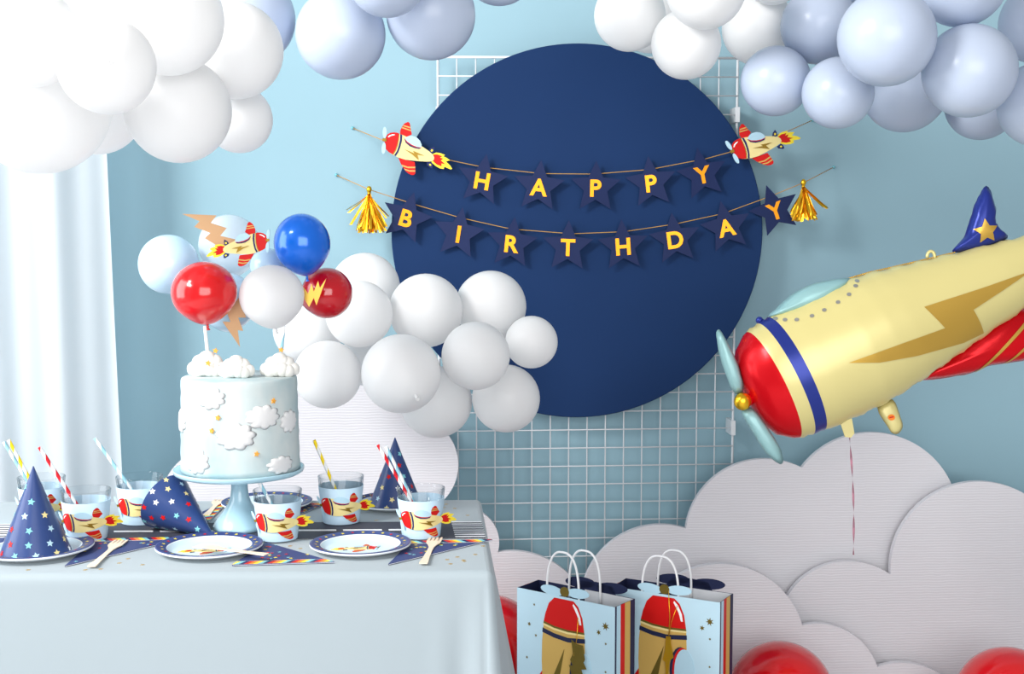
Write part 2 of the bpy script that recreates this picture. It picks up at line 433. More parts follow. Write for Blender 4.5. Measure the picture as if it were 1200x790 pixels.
# ---------------------------------------------------------------- airplane motif (nose to the left), traced as layers
def canon(p):
    dx, dy = p[0] - 390, p[1] - 266
    c, s = 500 / 512.4, -112 / 512.4
    u = dx * c + dy * s; v = -(-dx * s + dy * c)
    return (u / 512.4, v / 512.4)
def Q(*pts): return [canon(p) for p in pts]
MOTIF = [
 (Q((232,50),(252,50),(275,72),(300,100),(330,130),(300,185),(240,200),(216,160),(210,120),(212,85)), 'print_red', 'fin'),
 (Q((218,98),(280,78),(288,88),(214,112)), 'print_tan', 'f1'), (Q((213,122),(298,100),(306,108),(214,135)), 'print_tan', 'f2'),
 (Q((345,388),(420,365),(500,335),(530,370),(565,420),(564,440),(545,455),(510,461),(470,455),(400,425)), 'print_red', 'wing'),
 (Q((408,426),(470,410),(530,368),(538,380),(480,420),(422,437)), 'print_tan', 'w1'), (Q((448,444),(500,430),(550,396),(556,408),(510,440),(464,452)), 'print_tan', 'w2'),
 (Q((548,168),(553,135),(575,105),(592,130),(600,165),(575,178)), 'print_navy', 'tf'), (Q(*[(x, y) for x, y in ell(575, 148, 10, 12)]), 'print_yellow', 't'),
 (Q((596,272),(640,240),(662,262),(674,288),(660,296),(615,292)), 'print_navy', 'tf'), (Q(*[(x, y) for x, y in ell(638, 272, 11, 9)]), 'print_yellow', 't'),
 (Q((600,175),(620,142),(655,124),(705,112),(698,132),(735,126),(772,128),(748,160),(800,168),(836,184),(828,198),(762,210),(770,232),(735,248),(690,252),(640,246),(615,220)), 'print_yellow', 'flame'),
 (Q((600,180),(640,150),(690,138),(678,162),(712,150),(700,178),(757,186),(722,200),(738,222),(690,234),(640,228)), 'print_red', 'flame'),
 (Q((215,196),(260,184),(320,174),(400,168),(480,170),(550,170),(605,176),(632,192),(642,214),(628,240),(590,268),(540,298),(480,332),(410,368),(340,388),(280,396),(240,396)), 'print_cream', 'body'),
 (Q((222,192),(205,196),(178,210),(152,232),(136,262),(137,300),(150,335),(172,362),(200,388),(240,396),(284,394),(282,345),(268,290),(248,240)), 'print_red', 'nose'),
 (Q((222,192),(228,191),(254,240),(276,290),(290,345),(292,394),(284,394),(282,345),(268,290),(248,240)), 'print_bolt', 'l'),
 (Q((236,190),(256,187),(284,232),(306,295),(318,350),(318,390),(300,392),(300,345),(286,292),(266,240)), 'print_navy', 'stripe'),
 (Q((152,280),(158,255),(178,232),(200,222),(190,238),(172,256),(163,280)), 'print_white', 'h'),
 (Q((295,198),(310,165),(340,140),(385,128),(430,136),(462,158),(476,182),(440,200),(380,212),(330,212)), 'print_sky', 'canopy'),
 (Q((292,200),(335,213),(385,213),(435,203),(476,182),(470,196),(425,216),(375,226),(325,222)), 'print_red', 'c'),
 (Q((292,202),(325,219),(375,222),(425,213),(472,190),(466,206),(425,225),(375,236),(325,230)), 'print_navy', 'c'),
 (Q((350,288),(452,268),(428,254),(545,232),(482,262),(520,298),(432,288)), 'print_bolt', 'bolt'),
 (Q(*ell(105, 263, 54, 19, math.radians(56))), 'print_sky', 'prop'), (Q(*ell(180, 393, 56, 19, math.radians(61))), 'print_sky', 'prop'),
 (Q((118,318),(150,300),(164,325),(132,344)), 'print_bolt', 'hub'),
]
def motif_prisms(mb, fn, L, t0=.0012, dt=.00035):
    for k, (poly, m, _) in enumerate(MOTIF):
        mb.prism([(u * L, v * L) for u, v in poly], 0, t0 + dt * k * .5, m, fn)
def frame(origin, ex, ey, en):
    origin, ex, ey, en = Vector(origin), Vector(ex), Vector(ey), Vector(en)
    return lambda u, v, h=0.0: origin + ex * u + ey * v + en * h

# ---------------------------------------------------------------- birthday banners
SY = 3.392          # plane of the hanging stars
EX, EZ, EN = Vector((1, 0, 0)), Vector((0, 0, 1)), Vector((0, -1, 0))
def letter_mesh(ch, size):
    cd = bpy.data.curves.new('letter', 'FONT'); cd.body = ch; cd.size = size; cd.extrude = .0006; cd.offset = size * .03
    cd.align_x = 'CENTER'; cd.align_y = 'CENTER'
    o = bpy.data.objects.new('tmp', cd); col.objects.link(o)
    bpy.context.view_layer.update()
    me = bpy.data.meshes.new_from_object(o.evaluated_get(bpy.context.evaluated_depsgraph_get()))
    bpy.data.objects.remove(o)
    zs = [v.co.y for v in me.vertices]; xs = [v.co.x for v in me.vertices]
    cy = (min(zs) + max(zs)) / 2; cx = (min(xs) + max(xs)) / 2
    for v in me.vertices: v.co.x -= cx; v.co.y -= cy
    me.materials.clear(); me.materials.append(MATS['gold_print'])
    return me
def banner(label, stars, string, name):
    root = empty('birthday_banner', W(*string[0], WY - .004), label, 'banner')
    O = root.location.copy()
    pts = []
    for i, (x, y) in enumerate(string):
        Yv = WY - .004 if i in (0, len(string) - 1) else SY + .0065
        if i in (1, len(string) - 2): Yv = SY + .0
        pts.append(W(x, y, Yv))
    MB().tube(pts, .0011, 'twine', 5).build('string', root, O)
    for p in (pts[0], pts[-1]): MB().ball(p, .0045, 'pin', 10, 6).build('pin', root, O)
    for i, (x, y, rot, ch) in enumerate(stars):
        c = W(x, y, SY + (.004 if i % 2 else 0)); s = sc(c); R = 31.0 * s
        tilt = math.radians(random.uniform(-5, 5)); 
        ex = Vector((math.cos(tilt), math.sin(tilt), 0)); en = Vector((math.sin(tilt), -math.cos(tilt), 0))
        rt = math.radians(rot)
        e1 = ex * math.cos(rt) - EZ * math.sin(rt); e2 = ex * math.sin(rt) + EZ * math.cos(rt)
        fr = frame(c, e1, e2, en)
        sb = MB().prism(star(0, 0, R, 0, 5, .47), 0, .0016, 'star_navy', fr)
        so = sb.build('star_pennant', root, O)
        tag(so, 'navy star with gold letter ' + ch)
        lc = fr(0, -.035 * R, .0022)
        lo = bpy.data.objects.new('letter', letter_mesh(ch, 27 * s)); col.objects.link(lo); lo.parent = so
        M = Matrix((e1, e2, en)).transposed().to_4x4(); M.translation = lc - O
        lo.matrix_local = M
    return root, O, pts

def plane_cutout(root, O, c_px, ang, Lpx, Y, mirror=False):
    """c_px: middle of the hub-to-tail body length; ang in degrees, positive = tail up"""
    c = W(*c_px, Y); s = sc(c); a = math.radians(ang)
    e1 = EX * math.cos(a) + EZ * math.sin(a); e2 = -EX * math.sin(a) + EZ * math.cos(a)
    if mirror: e1 = -EX * math.cos(a) - EZ * math.sin(a); e2 = -EX * math.sin(a) + EZ * math.cos(a)
    mb = MB(); motif_prisms(mb, frame(c, e1, e2, EN), Lpx * s)
    return mb.build('airplane_cutout', root, O)

r1, O1, _ = banner('upper string of navy star pennants spelling HAPPY between two paper airplanes',
    [(565, 211, 10, 'H'), (631.5, 218.5, 5, 'A'), (698, 219.5, 1, 'P'), (763, 214, -7, 'P'), (823, 204, -12, 'Y')],
    [(413, 150), (450, 165), (528, 188), (557, 194), (575, 197), (626, 202.5), (637, 203.5), (690, 204), (703, 203.5), (752, 199.5), (765, 198), (812, 189), (824, 187), (855, 178.5), (925, 153), (952, 141)], 'happy')
plane_cutout(r1, O1, (479.5, 175.5), -21.5, 62, SY - .008)
plane_cutout(r1, O1, (886.5, 171), 12.6, 59.7, SY - .008)
r2, O2, _ = banner('lower string of navy star pennants spelling BIRTHDAY with a gold tassel at each end',
    [(476.5, 255, 17, 'B'), (537.5, 273.5, 9, 'I'), (600, 285, 6, 'R'), (665.5, 289, 2, 'T'), (730, 288, -4, 'H'), (791, 280, -8, 'D'), (851, 266, -13, 'A'), (908, 246.5, -20, 'Y')],
    [(394, 205), (432, 222), (475, 236), (487, 240), (532, 253), (543, 256), (592, 267), (606, 269), (657, 273), (671, 274), (722, 272), (735, 271), (782, 264), (794, 262), (840, 252), (851, 249), (895, 233), (908, 228), (942, 214), (977, 196)], 'birthday')
def tassel(root, O, px, py, wide, h, lean, n=110, extra=()):
    c = W(px, py, SY - .012); s = sc(c); mb = MB()
    mb.ball(c, 3.2 * s, 'gold_foil', 10, 7, 1, 1, 1.3)
    mb.tube([c - Vector((0, 0, 2 * s)), c - Vector((0, 0, 9 * s))], 2.2 * s, 'gold_foil', 8)
    for k in range(n):
        if k < len(extra): dx, L = extra[k]
        else:
            dx = random.uniform(-1, 1) * wide + lean; L = h * random.uniform(.82, 1.05)
        dy = random.uniform(-1, 1) * 7 * s
        w = random.uniform(.9, 1.7) * s
        tw = random.uniform(0, PI); pr = None; vs = []
        for i in range(6):
            t = i / 5; bend = t ** 1.15
            p = c + Vector((dx * s * bend + math.sin(t * 5 + k) * .6 * s, dy * t - .003, -(5 + (L - 5) * t - abs(dx) * .12 * t) * s))
            a = tw + t * 1.1 * math.sin(k * 1.7)
            o = Vector((math.cos(a), math.sin(a), 0)) * w
            vs += [p - o, p + o]
        mb.add(vs, [(2 * i, 2 * i + 1, 2 * i + 3, 2 * i + 2) for i in range(5)], 'gold_foil')
    return mb.build('tassel', root, O)
tassel(r2, O2, 432.5, 222, 17, 50, 2, extra=[(-26, 27), (-24, 30), (-22, 44), (22, 34), (20, 36), (21, 46)])
tassel(r2, O2, 941.5, 214, 16, 44, 1, extra=[(28, 33), (26, 32), (24, 30), (27, 34), (-16, 42), (12, 38)])

# ---------------------------------------------------------------- balloons
def balloon_proto(matname):
    mb = MB(); prof = []
    n = 26
    for i in range(n + 1):
        a = PI * i / n          # 0 top (far from the knot) .. pi at the neck
        r_ = math.sin(a) ; z = math.cos(a)
        if z < -.55:
            k = (-.55 - z) / .45
            r_ = r_ * (1 - .10 * k) ; z = z - .09 * k * k
        prof.append((max(r_, .035 if i == n else 0.0), z))
    prof[-1] = (.04, prof[-1][1])
    mb.lathe(prof, 44, matname)
    return mb.build('balloon')
def knot_proto(matname):
    mb = MB(); mb.lathe([(.04, -1.06), (.032, -1.12), (.05, -1.15), (.05, -1.17), (.03, -1.19), (.06, -1.25), (.075, -1.27), (.06, -1.275), (.01, -1.2)], 16, matname)
    return mb.build('knot')
protoB = {}; protoK = {}
def put_balloon(c, r, matname, label, group=None, kd=None, knot=False, st=1.0):
    if matname not in protoB:
        o = balloon_proto(matname); protoB[matname] = o
    else:
        o = protoB[matname].copy(); col.objects.link(o)
    o.location = c; o.scale = (r * .995, r * .995, r * st)
    kd = Vector(kd) if kd else Vector((0, 1, 0))
    q = Vector((0, 0, -1)).rotation_difference(kd.normalized())
    o.rotation_mode = 'QUATERNION'; o.rotation_quaternion = q
    tag(o, label, 'balloon', group)
    if knot:
        if matname not in protoK: k = knot_proto(matname); protoK[matname] = k
        else: k = protoK[matname].copy(); col.objects.link(k)
        k.parent = o
    return o

SKY, WH = 'balloon_sky', 'balloon_white'
GA = 'overexposed white balloons of the cloud hanging top left'
GB = 'light blue balloons along the top left'
GC = 'white balloons at the top middle'
GD = 'light blue balloons of the garland top right'
GE = 'white balloons of the cloud over the cake side of the disc'
B = [  # cx, cy, r, Y, mat, label, group, knot dir, knot shown
 (45, 120, 84, 1.95, WH, 'largest white balloon at the left edge above the curtain', GA, None, 0),
 (112, 125, 56, 2.20, WH, 'white balloon just above the right edge of the curtain', GA, None, 0),
 (209, 129, 62, 2.05, WH, 'big lowest white balloon above the pale blue cake balloon', GA, None, 0),
 (280, 140, 39.5, 2.25, WH, 'small white balloon at the lower right tip of the top left cloud', GA, None, 0),
 (275, 59, 57, 2.05, WH, 'white balloon at the right end of the top left cloud beside light blue ones', GA, None, 0),
 (125, 77, 57, 1.80, WH, 'front white balloon with its knot facing the viewer', GA, (.3, -1, -.05), 1),
 (33, 42, 60, 1.85, WH, 'white balloon at the top left corner of the picture', GA, (.1, .3, 1), 0),
 (196, 22, 66, 2.0, WH, 'white balloon cut by the top edge, between corner cluster and right end', GA, (0, .3, 1), 0),
 (118, -10, 58, 2.1, WH, 'white balloon cut by the top edge above the knotted one', GA, (0, .3, 1), 0),
 (292, 22, 54, 2.5, SKY, 'light blue balloon half hidden behind the top left white cloud', GB, None, 0),
 (399, 40, 53, 2.45, SKY, 'light blue balloon with bright window highlight, left of two hanging side by side', GB, None, 0),
 (505, 17.5, 52.5, 2.45, SKY, 'light blue balloon hanging just above the top left corner of the wire grid', GB, None, 0),
 (453, -28, 48, 2.3, SKY, 'light blue balloon cut by the top edge, in front between two lower ones', GB, None, 0),
 (585, -40, 46, 2.5, SKY, 'light blue balloon of which only the bottom sliver shows at the top edge', GB, None, 0),
 (738, 18, 42, 2.75, WH, 'leftmost white balloon at the top of the navy disc', GC, None, 0),
 (762, 24, 38, 3.0, WH, 'white balloon mostly hidden behind the leftmost one over the disc', GC, None, 0),
 (804, 52, 41, 2.7, WH, 'lowest white balloon overlapping the top right rim of the navy disc', GC, None, 0),
 (827, -13, 47, 2.6, WH, 'white balloon cut by the top edge above the lowest white one', GC, None, 0),
 (889, 33, 43, 2.85, WH, 'white balloon touching the light blue garland, above the grid corner', GC, None, 0),
 (907, -35, 40, 2.75, WH, 'white balloon barely showing at the top edge beside the blue garland', GC, None, 0),
 (909, 95, 41, 2.7, SKY, 'leftmost light blue balloon of the right garland, beside the wire grid', GD, None, 0),
 (960, 30, 45, 2.7, SKY, 'light blue balloon above and between the two lowest left ones', GD, None, 0),
 (982, 109, 42, 2.6, SKY, 'second low light blue balloon, above the right paper airplane', GD, None, 0),
 (1039, 44, 57, 2.4, SKY, 'largest light blue balloon, front centre of the right garland', GD, None, 0),
 (1060, 105, 50, 2.8, SKY, 'shaded light blue balloon behind and below the largest one', GD, None, 0),
 (1136, 83, 54.5, 2.45, SKY, 'large light blue balloon right of the largest, above the foil airplane', GD, None, 0),
 (1127, -22, 53, 2.45, SKY, 'light blue balloon cut by the top edge right of centre of the garland', GD, None, 0),
 (1150, 122, 42, 2.8, SKY, 'shaded light blue balloon peeking out below, near the right edge', GD, None, 0),
 (1220, 122, 50, 2.5, SKY, 'light blue balloon cut by the right edge, lower of two', GD, None, 0),
 (1220, 27, 48, 2.6, SKY, 'light blue balloon cut by the right edge, upper of two', GD, None, 0),
 (1003, -32, 38, 2.75, SKY, 'light blue balloon with only a sliver at the top edge of the garland', GD, None, 0),
 (428, 337, 41, 3.05, WH, 'white balloon highest in the middle cloud, behind the dark red one', GE, None, 0),
 (421, 368, 39.5, 2.85, WH, 'white balloon directly right of the dark red balloon', GE, None, 0),
 (499, 364, 43.5, 2.85, WH, 'white balloon on the left rim of the disc, below the letter B star', GE, None, 0),
 (575, 359, 42, 2.95, WH, 'white balloon upper right of the middle cloud, below the letter R star', GE, None, 0),
 (470, 438, 46.7, 2.70, WH, 'largest white balloon of the middle cloud with a faint knot mark', GE, (.35, -.85, -.4), 1),
 (557.5, 417, 40.3, 2.72, WH, 'front white balloon in the middle of the right end of the cloud', GE, None, 0),
 (622.7, 401, 31, 2.85, WH, 'smallest white balloon, at the far right tip on the navy disc', GE, None, 0),
 (593, 467, 40, 2.90, WH, 'lowest right white balloon overlapping bottom rim of the disc', GE, None, 0),
 (511, 471, 42.5, 2.95, WH, 'lowest white balloon half hidden below the largest middle one', GE, None, 0),
 (384, 439, 40, 2.80, WH, 'white balloon right beside the top of the cake', GE, None, 0),
 (361, 386, 41, 2.95, WH, 'white balloon behind the striped straw of the white cake balloon', GE, None, 0),
 (428, 421, 30, 3.10, WH, 'white balloon glimpsed in the gap deep inside the middle cloud', GE, None, 0),
]
st = []
for b_ in B: st.append([b_[3]])
pos = [None] * len(B)
for it in range(3000):
    mv = 0
    for i, b_ in enumerate(B): 
        p = W(b_[0], b_[1], st[i][0]); pos[i] = (p, b_[2] * sc(p))
    for i in range(len(B)):
        for j in range(i + 1, len(B)):
            (p, r_), (q, s_) = pos[i], pos[j]
            dpx = math.hypot(B[i][0] - B[j][0], B[i][1] - B[j][1])
            if dpx > B[i][2] + B[j][2]: continue
            d = (p - q).length
            if d < 1.002 * (r_ + s_):
                dl = min(.01, (r_ + s_ - d) * .5 + .0005)
                a, c = (i, j) if st[i][0] <= st[j][0] else (j, i)
                st[a][0] -= dl
                if st[c][0] + dl + max(r_, s_) < 3.33: st[c][0] += dl
                mv += 1
    if not mv: break
for i, b_ in enumerate(B):
    p = W(b_[0], b_[1], st[i][0]); r_ = b_[2] * sc(p)
    kd = b_[7] or (random.uniform(-.3, .3), 1, random.uniform(-.2, .5))
    put_balloon(p, r_, b_[4], b_[5], b_[6], kd, bool(b_[8]))

# red balloons on the floor
for (x, y, r_, Y, lab) in ((915, 814, 62, 3.0, 'red balloon on the floor in front of the cloud panels, right of the gift bags'),
                           (1183, 822, 63, 2.95, 'red balloon on the floor at the lower right corner'),
                           (572, 764, 67, 3.17, 'red balloon between the tablecloth and the left gift bag')):
    p = W(x, y, Y); put_balloon(p, r_ * sc(p), 'balloon_red', lab, None, (.2, .6, -.6))

# ---------------------------------------------------------------- cloud panels
def chain(cs, a0, a1):
    cs = [(c[0], -c[1], c[2]) for c in cs]; pts = []; prev = None
    for i, (x, y, r_) in enumerate(cs):
        s0 = math.radians(a0) if i == 0 else math.atan2(prev[1] - y, prev[0] - x)
        if i < len(cs) - 1:
            X, Yc, R2 = cs[i + 1]; dx, dy = X - x, Yc - y; d = math.hypot(dx, dy)
            a = (r_ * r_ - R2 * R2 + d * d) / (2 * d); h = math.sqrt(max(0, r_ * r_ - a * a))
            mx, my = x + a * dx / d, y + a * dy / d
            c1 = (mx - dy * h / d, my + dx * h / d); c2 = (mx + dy * h / d, my - dx * h / d)
            nx_ = c1 if c1[1] > c2[1] else c2
            e = math.atan2(nx_[1] - y, nx_[0] - x); prev = nx_
        else: e = math.radians(a1)
        while e > s0: e -= 2 * PI
        while s0 - e > 2 * PI: e += 2 * PI
        n = max(8, int((s0 - e) * 16))
        for k in range(n + (1 if i == len(cs) - 1 else 0)):
            t = s0 + (e - s0) * k / n; pts.append((x + r_ * math.cos(t), -(y + r_ * math.sin(t))))
    return pts
def cloud(cs, a0, a1, Y, label, th=.018):
    px = chain(cs, a0, a1)
    P = [W(x, y, Y) for x, y in px]
    P = [Vector((p.x, Y, max(p.z, 0.001))) for p in P]
    P2 = P[:]
    if P[-1].z > .002: P2.append(Vector((P[-1].x, Y, .001)))
    if P[0].z > .002: P2.append(Vector((P[0].x, Y, .001)))
    n = len(P2)
    poly = [(p.x, p.z) for p in P2]
    mb = MB()
    mb.prism(poly, 0, th, 'cloud_card', lambda u, v, h: (u, Y + h, v))
    cx = sum(p.x for p in P2) / n
    return tag(mb.build('cloud_panel', origin=(cx, Y, 0)), label, 'cloud panel')
cloud([(775, 710, 95), (897, 632, 94), (1022, 609, 102)], 200, -30, 3.335, 'tallest grey-white cloud panel, at the back, right of the wire grid')
cloud([(995, 742, 84), (1148, 669, 104.5), (1290, 680, 112)], 200, -20, 3.29, 'large white cloud panel at the right edge, in front of the tallest one')
cloud([(845, 760, 99), (958, 805, 74), (1057, 861, 84)], 190, 20, 3.235, 'low front cloud panel stepping down behind the red floor balloons')
cloud([(480, 640, 60), (545, 636, 40), (600, 741, 95)], 200, -10, 3.36, 'low pinkish white cloud panel behind the left gift bag')
cloud([(254, 590, 66), (385, 565, 120), (479, 545, 58)], 215, -50, 3.30, 'large grey-white cloud panel standing behind the cake table')

# ---------------------------------------------------------------- table cloth
TZ = .75
fl = WZ(0, 671, TZ); fr_ = WZ(570, 668, TZ); bl = WZ(0, 588.5, TZ); br = WZ(557.5, 586, TZ)
ex = (fr_ - fl).normalized(); fl = fl - ex * .25; bl = bl - ex * .25
tcm = MB()
def top(s, t): 
    a = fl.lerp(fr_, s); b = bl.lerp(br, s); return a.lerp(b, t)
nS, nT = 60, 16
vs = [tuple(top(i / nS, j / nT)) for j in range(nT + 1) for i in range(nS + 1)]
fs = [(j * (nS + 1) + i, j * (nS + 1) + i + 1, (j + 1) * (nS + 1) + i + 1, (j + 1) * (nS + 1) + i) for j in range(nT) for i in range(nS)]
tcm.add(vs, fs, 'cloth', True)
# skirt: perimeter path from back-left round the front to back-right; outward normals
per = []
nfr = 150
fdir = Vector((ex.y, -ex.x, 0)).normalized()          # towards the camera
rdir = (br - fr_).normalized(); rout = Vector((rdir.y, -rdir.x, 0)).normalized()
for i in range(nfr + 1):
    t = i / nfr; per.append((fl.lerp(fr_, t), fdir, t, 0))
for k in range(1, 8):
    a = k / 8; per.append((fr_, (fdir * (1 - a) + rout * a).normalized(), 1, a))
for i in range(41):
    t = i / 40; per.append((fr_.lerp(br, t), rout, 1, 1 + t))
rows = [0, .003, .007, .012, .02, .04, .07, .11, .16, .22, .30, .38, .46, .54, .62, .70, .745]
vs = []; nP = len(per)
for h in rows:
    for (p, n_, t, c) in per:
        if h < .012: rad = .012; a = h / .012 * PI / 2; out = rad * math.sin(a); z = -rad * (1 - math.cos(a))
        else: out = .012; z = -h
        hh = max(0, h - .012)
        if c == 0:
            sx = t * (fr_ - fl).length
            near = max(0, 1 - (1 - t) * 8)
            out += hh * (.018 + .012 * math.sin(sx * 9 + 1) + .010 * math.sin(sx * 4.1) + .05 * near * near * math.sin((1 - t) * 95 + .6))
        elif c < 1: out += hh * (.045 + .06 * math.sin(c * PI))
        else: out += hh * (.045 + .13 * min(1, (c - 1) * 1.6) + .02 * math.sin((c - 1) * 16))
        q = p + n_ * out; vs.append((q.x, q.y, TZ + z))
fs = [(j * nP + i, (j + 1) * nP + i, (j + 1) * nP + i + 1, j * nP + i + 1) for j in range(len(rows) - 1) for i in range(nP - 1)]
tcm.add(vs, fs, 'cloth', True)
# back skirt
vs = []
for h in (0, .01, .74):
    for i in range(21):
        p = bl.lerp(br, i / 20); vs.append((p.x, p.y + (.012 if h else 0) + .02 * (h > .1), TZ - h))
tcm.add(vs, [(j * 21 + i, j * 21 + i + 1, (j + 1) * 21 + i + 1, (j + 1) * 21 + i) for j in range(2) for i in range(20)], 'cloth', True)
conf = [(33, 668), (150, 655), (167, 662), (140, 660), (340, 640), (352, 643), (330, 645), (460, 641), (524, 656), (543, 656.5), (528, 661), (544, 658), (536, 653), (441, 610), (533, 596), (523, 591), (548, 604), (520, 595), (545, 640), (118, 667), (100, 668), (350, 605), (566, 640), (557, 650), (230, 608), (210, 606), (110, 600), (50, 606), (480, 604)]
for (x, y) in conf:
    p = WZ(x, y, TZ); tcm.prism(star(p.x, p.y, .0042, random.random() * 3), TZ - .0002, TZ + .0004, 'gold_satin', lambda u, v, h: (u, v, h))
tag(tcm.build('tablecloth', origin=((fl.x + fr_.x) / 2, (fl.y + bl.y) / 2, 0.0)), 'pale blue cloth with tiny gold stars draped over the party table', 'tablecloth')

TT = TZ + .0006
# road runner
rn = MB()
qa, qb, qc, qd = WZ(-70, 635, TT), WZ(569.5, 631, TT), WZ(564, 611.5, TT), WZ(-70, 615, TT)
def rp(s, t, h=0):
    a = qa.lerp(qb, s); b = qd.lerp(qc, s); p = a.lerp(b, t); return (p.x, p.y, p.z + h)
def rq(s0, s1, t0, t1, h, m):
    rn.add([rp(s0, t0, 0), rp(s1, t0, 0), rp(s1, t1, 0), rp(s0, t1, 0), rp(s0, t0, h), rp(s1, t0, h), rp(s1, t1, h), rp(s0, t1, h)],
           [(4, 5, 6, 7), (0, 1, 5, 4), (1, 2, 6, 5), (2, 3, 7, 6), (3, 0, 4, 7), (3, 2, 1, 0)], m)
LL = 639.5
rq(0, 1, 0, 1, .0006, 'print_white')
sL, sR = (12 + 70) / LL, (533.5 + 70) / LL
rq(sL, sR, 0, 1, .0009, 'road')
for k in range(8):
    for a, c in ((0, sL), (sR, 1)): rq(a, c, k / 8 + .0, k / 8 + .062, .0009, 'road')
s_ = sL + .02
while s_ < sR - .05:
    rq(s_, s_ + 46 / LL, .46, .54, .0012, 'print_white'); s_ += 54 / LL
tag(rn.build('road_table_runner', origin=(qa.x, qa.y, TT)), 'dark grey table runner printed as a road with white dashes and crossing stripes', 'table runner')
TR = TT + .0012

# ---------------------------------------------------------------- plates
def plate_parts(root, r=.092):
    mb = MB(); k = r / .092
    prof = [(.0005, .0015), (.060, .0015), (.066, .003), (.0715, .0085), (.073, .0095), (.088, .0125), (.0895, .0128), (.092, .0120), (.0925, .0095), (.0915, .0085), (.073, .0060), (.067, 0.0), (.0005, 0.0)]
    ms = ['plate_blue', 'plate_blue', 'plate_blue', 'plate_white', 'plate_navy', 'plate_navy', 'plate_navy', 'plate_white', 'plate_white', 'plate_white', 'plate_white', 'plate_white']
    mb.lathe([(a * k, z) for a, z in prof], 72, None, mats=ms)
    for i in range(26):
        a = 2 * PI * i / 26; cx, cy = .0805 * k * math.cos(a), .0805 * k * math.sin(a)
        mb.decal(star(cx, cy, .0038, a), .01, lambda u, v: (u, v, .0095 + (math.hypot(u, v) / k - .073) / .015 * .003 + .0005), ['print_yellow', 'print_tan', 'print_yellow', 'print_red'][i % 4])
    for j, (poly, m, _) in enumerate(MOTIF):
        mb.prism([(-u * .060, v * .060 - .004) for u, v in poly], .0012, .0017 + .00005 * j, m)
    return mb.build('paper_plate_disc', root)
GP = 'navy-rimmed paper plates on the party table'
plates = [(42, 650, .094, 'paper plate under the upright party hat at the left'), (245.5, 648, .089, 'paper plate with a wooden fork lying across it'),
          (422.5, 645.5, .0855, 'paper plate with a bare airplane picture, right front of the table'), (462, 595, .084, 'paper plate under the far right party hat'),
          (313, 596, .088, 'paper plate behind the cake stand')]
pm = None
for i, (x, y, r_, lab) in enumerate(plates):
    p = WZ(x, y, TT)
    if pm is None:
        pm = plate_parts(None, .09); pm.name = 'paper_plate'; o = pm
    else: o = pm.copy(); col.objects.link(o)
    p2 = WZ(x, y - 2.5, TT)
    o.location = (p2.x, p2.y, TT); o.scale = (r_ / .09,) * 3
    o.rotation_euler = (0, 0, [0.3, .15, .12, 1.1, 2][i])
    tag(o, lab, 'plate', GP)
def plate_top(i): return TT + .0125 * plates[i][2] / .09

# ---------------------------------------------------------------- napkins
def napkin(tri, stripe_edge, label, z0=TT, th=.0022):
    P = [WZ(x, y, z0) for x, y in tri]; poly = [(p.x, p.y) for p in P]
    mb = MB(); mb.prism(poly, z0, z0 + th, 'napkin_navy', lambda u, v, h: (u, v, h))
    mb.prism(poly, z0 + th * .4, z0 + th * .55, 'print_white', lambda u, v, h: (u + .0008, v - .0008, h))
    a, b = Vector(poly[stripe_edge]), Vector(poly[(stripe_edge + 1) % 3]); c = Vector(poly[(stripe_edge + 2) % 3])
    d = (b - a); L = d.length; d.normalize(); n = Vector((-d.y, d.x)); 
    if (c - a).dot(n) < 0: n = -n
    colr = ['print_red', 'print_orange', 'print_yellow', 'print_aqua', 'print_navy']; w = .0075; hb = .019; k = 0; s = -.02
    mb.decal(clip_convex([tuple(a), tuple(b), tuple(b + n * (hb + .0015)), tuple(a + n * (hb + .0015))], poly), .05, lambda u, v: (u, v, z0 + th + .0002), 'print_white', False)
    while s < L + .02:
        q = [a + d * s + n * .0005, a + d * (s + w) + n * .0005, a + d * (s + w + .010) + n * hb, a + d * (s + .010) + n * hb]
        q = clip_convex([tuple(x) for x in q], poly)
        if len(q) > 2: mb.decal(q, .05, lambda u, v: (u, v, z0 + th + .0004), colr[k % 5], False)
        s += w; k += 1
    for t in range(26):
        u, v = random.random(), random.random()
        if u + v > 1: u, v = 1 - u, 1 - v
        p = a + (b - a) * u + (c - a) * v
        if (p - a).dot(n) < hb + .006: continue
        q = clip_convex(star(p.x, p.y, .0042, t), poly)
        if len(q) > 2: mb.decal(q, .05, lambda u, v: (u, v, z0 + th + .0004), ['print_yellow', 'print_red', 'print_aqua'][t % 3], False)
    o = mb.build('paper_napkin', origin=(poly[0][0], poly[0][1], z0))
    return tag(o, label, 'napkin', 'folded navy napkins with striped edge')
napkin([(113, 633), (222, 630.5), (76, 664.5)], 0, 'folded navy napkin under the fork between the left hat and middle plate')
napkin([(272, 663.5), (392, 660), (312, 637)], 0, 'folded navy napkin between the two front plates, stripes toward the viewer')
napkin([(482, 635.5), (577, 633.5), (455, 662.5)], 0, 'folded navy napkin at the right corner of the table under a fork')
napkin([(237, 601), (270, 586), (244, 613)], 1, 'folded navy napkin peeking out left of the cake stand foot')
napkin([(352, 591), (384, 591), (352, 603)], 0, 'folded navy napkin behind the table, right of the cake stand')

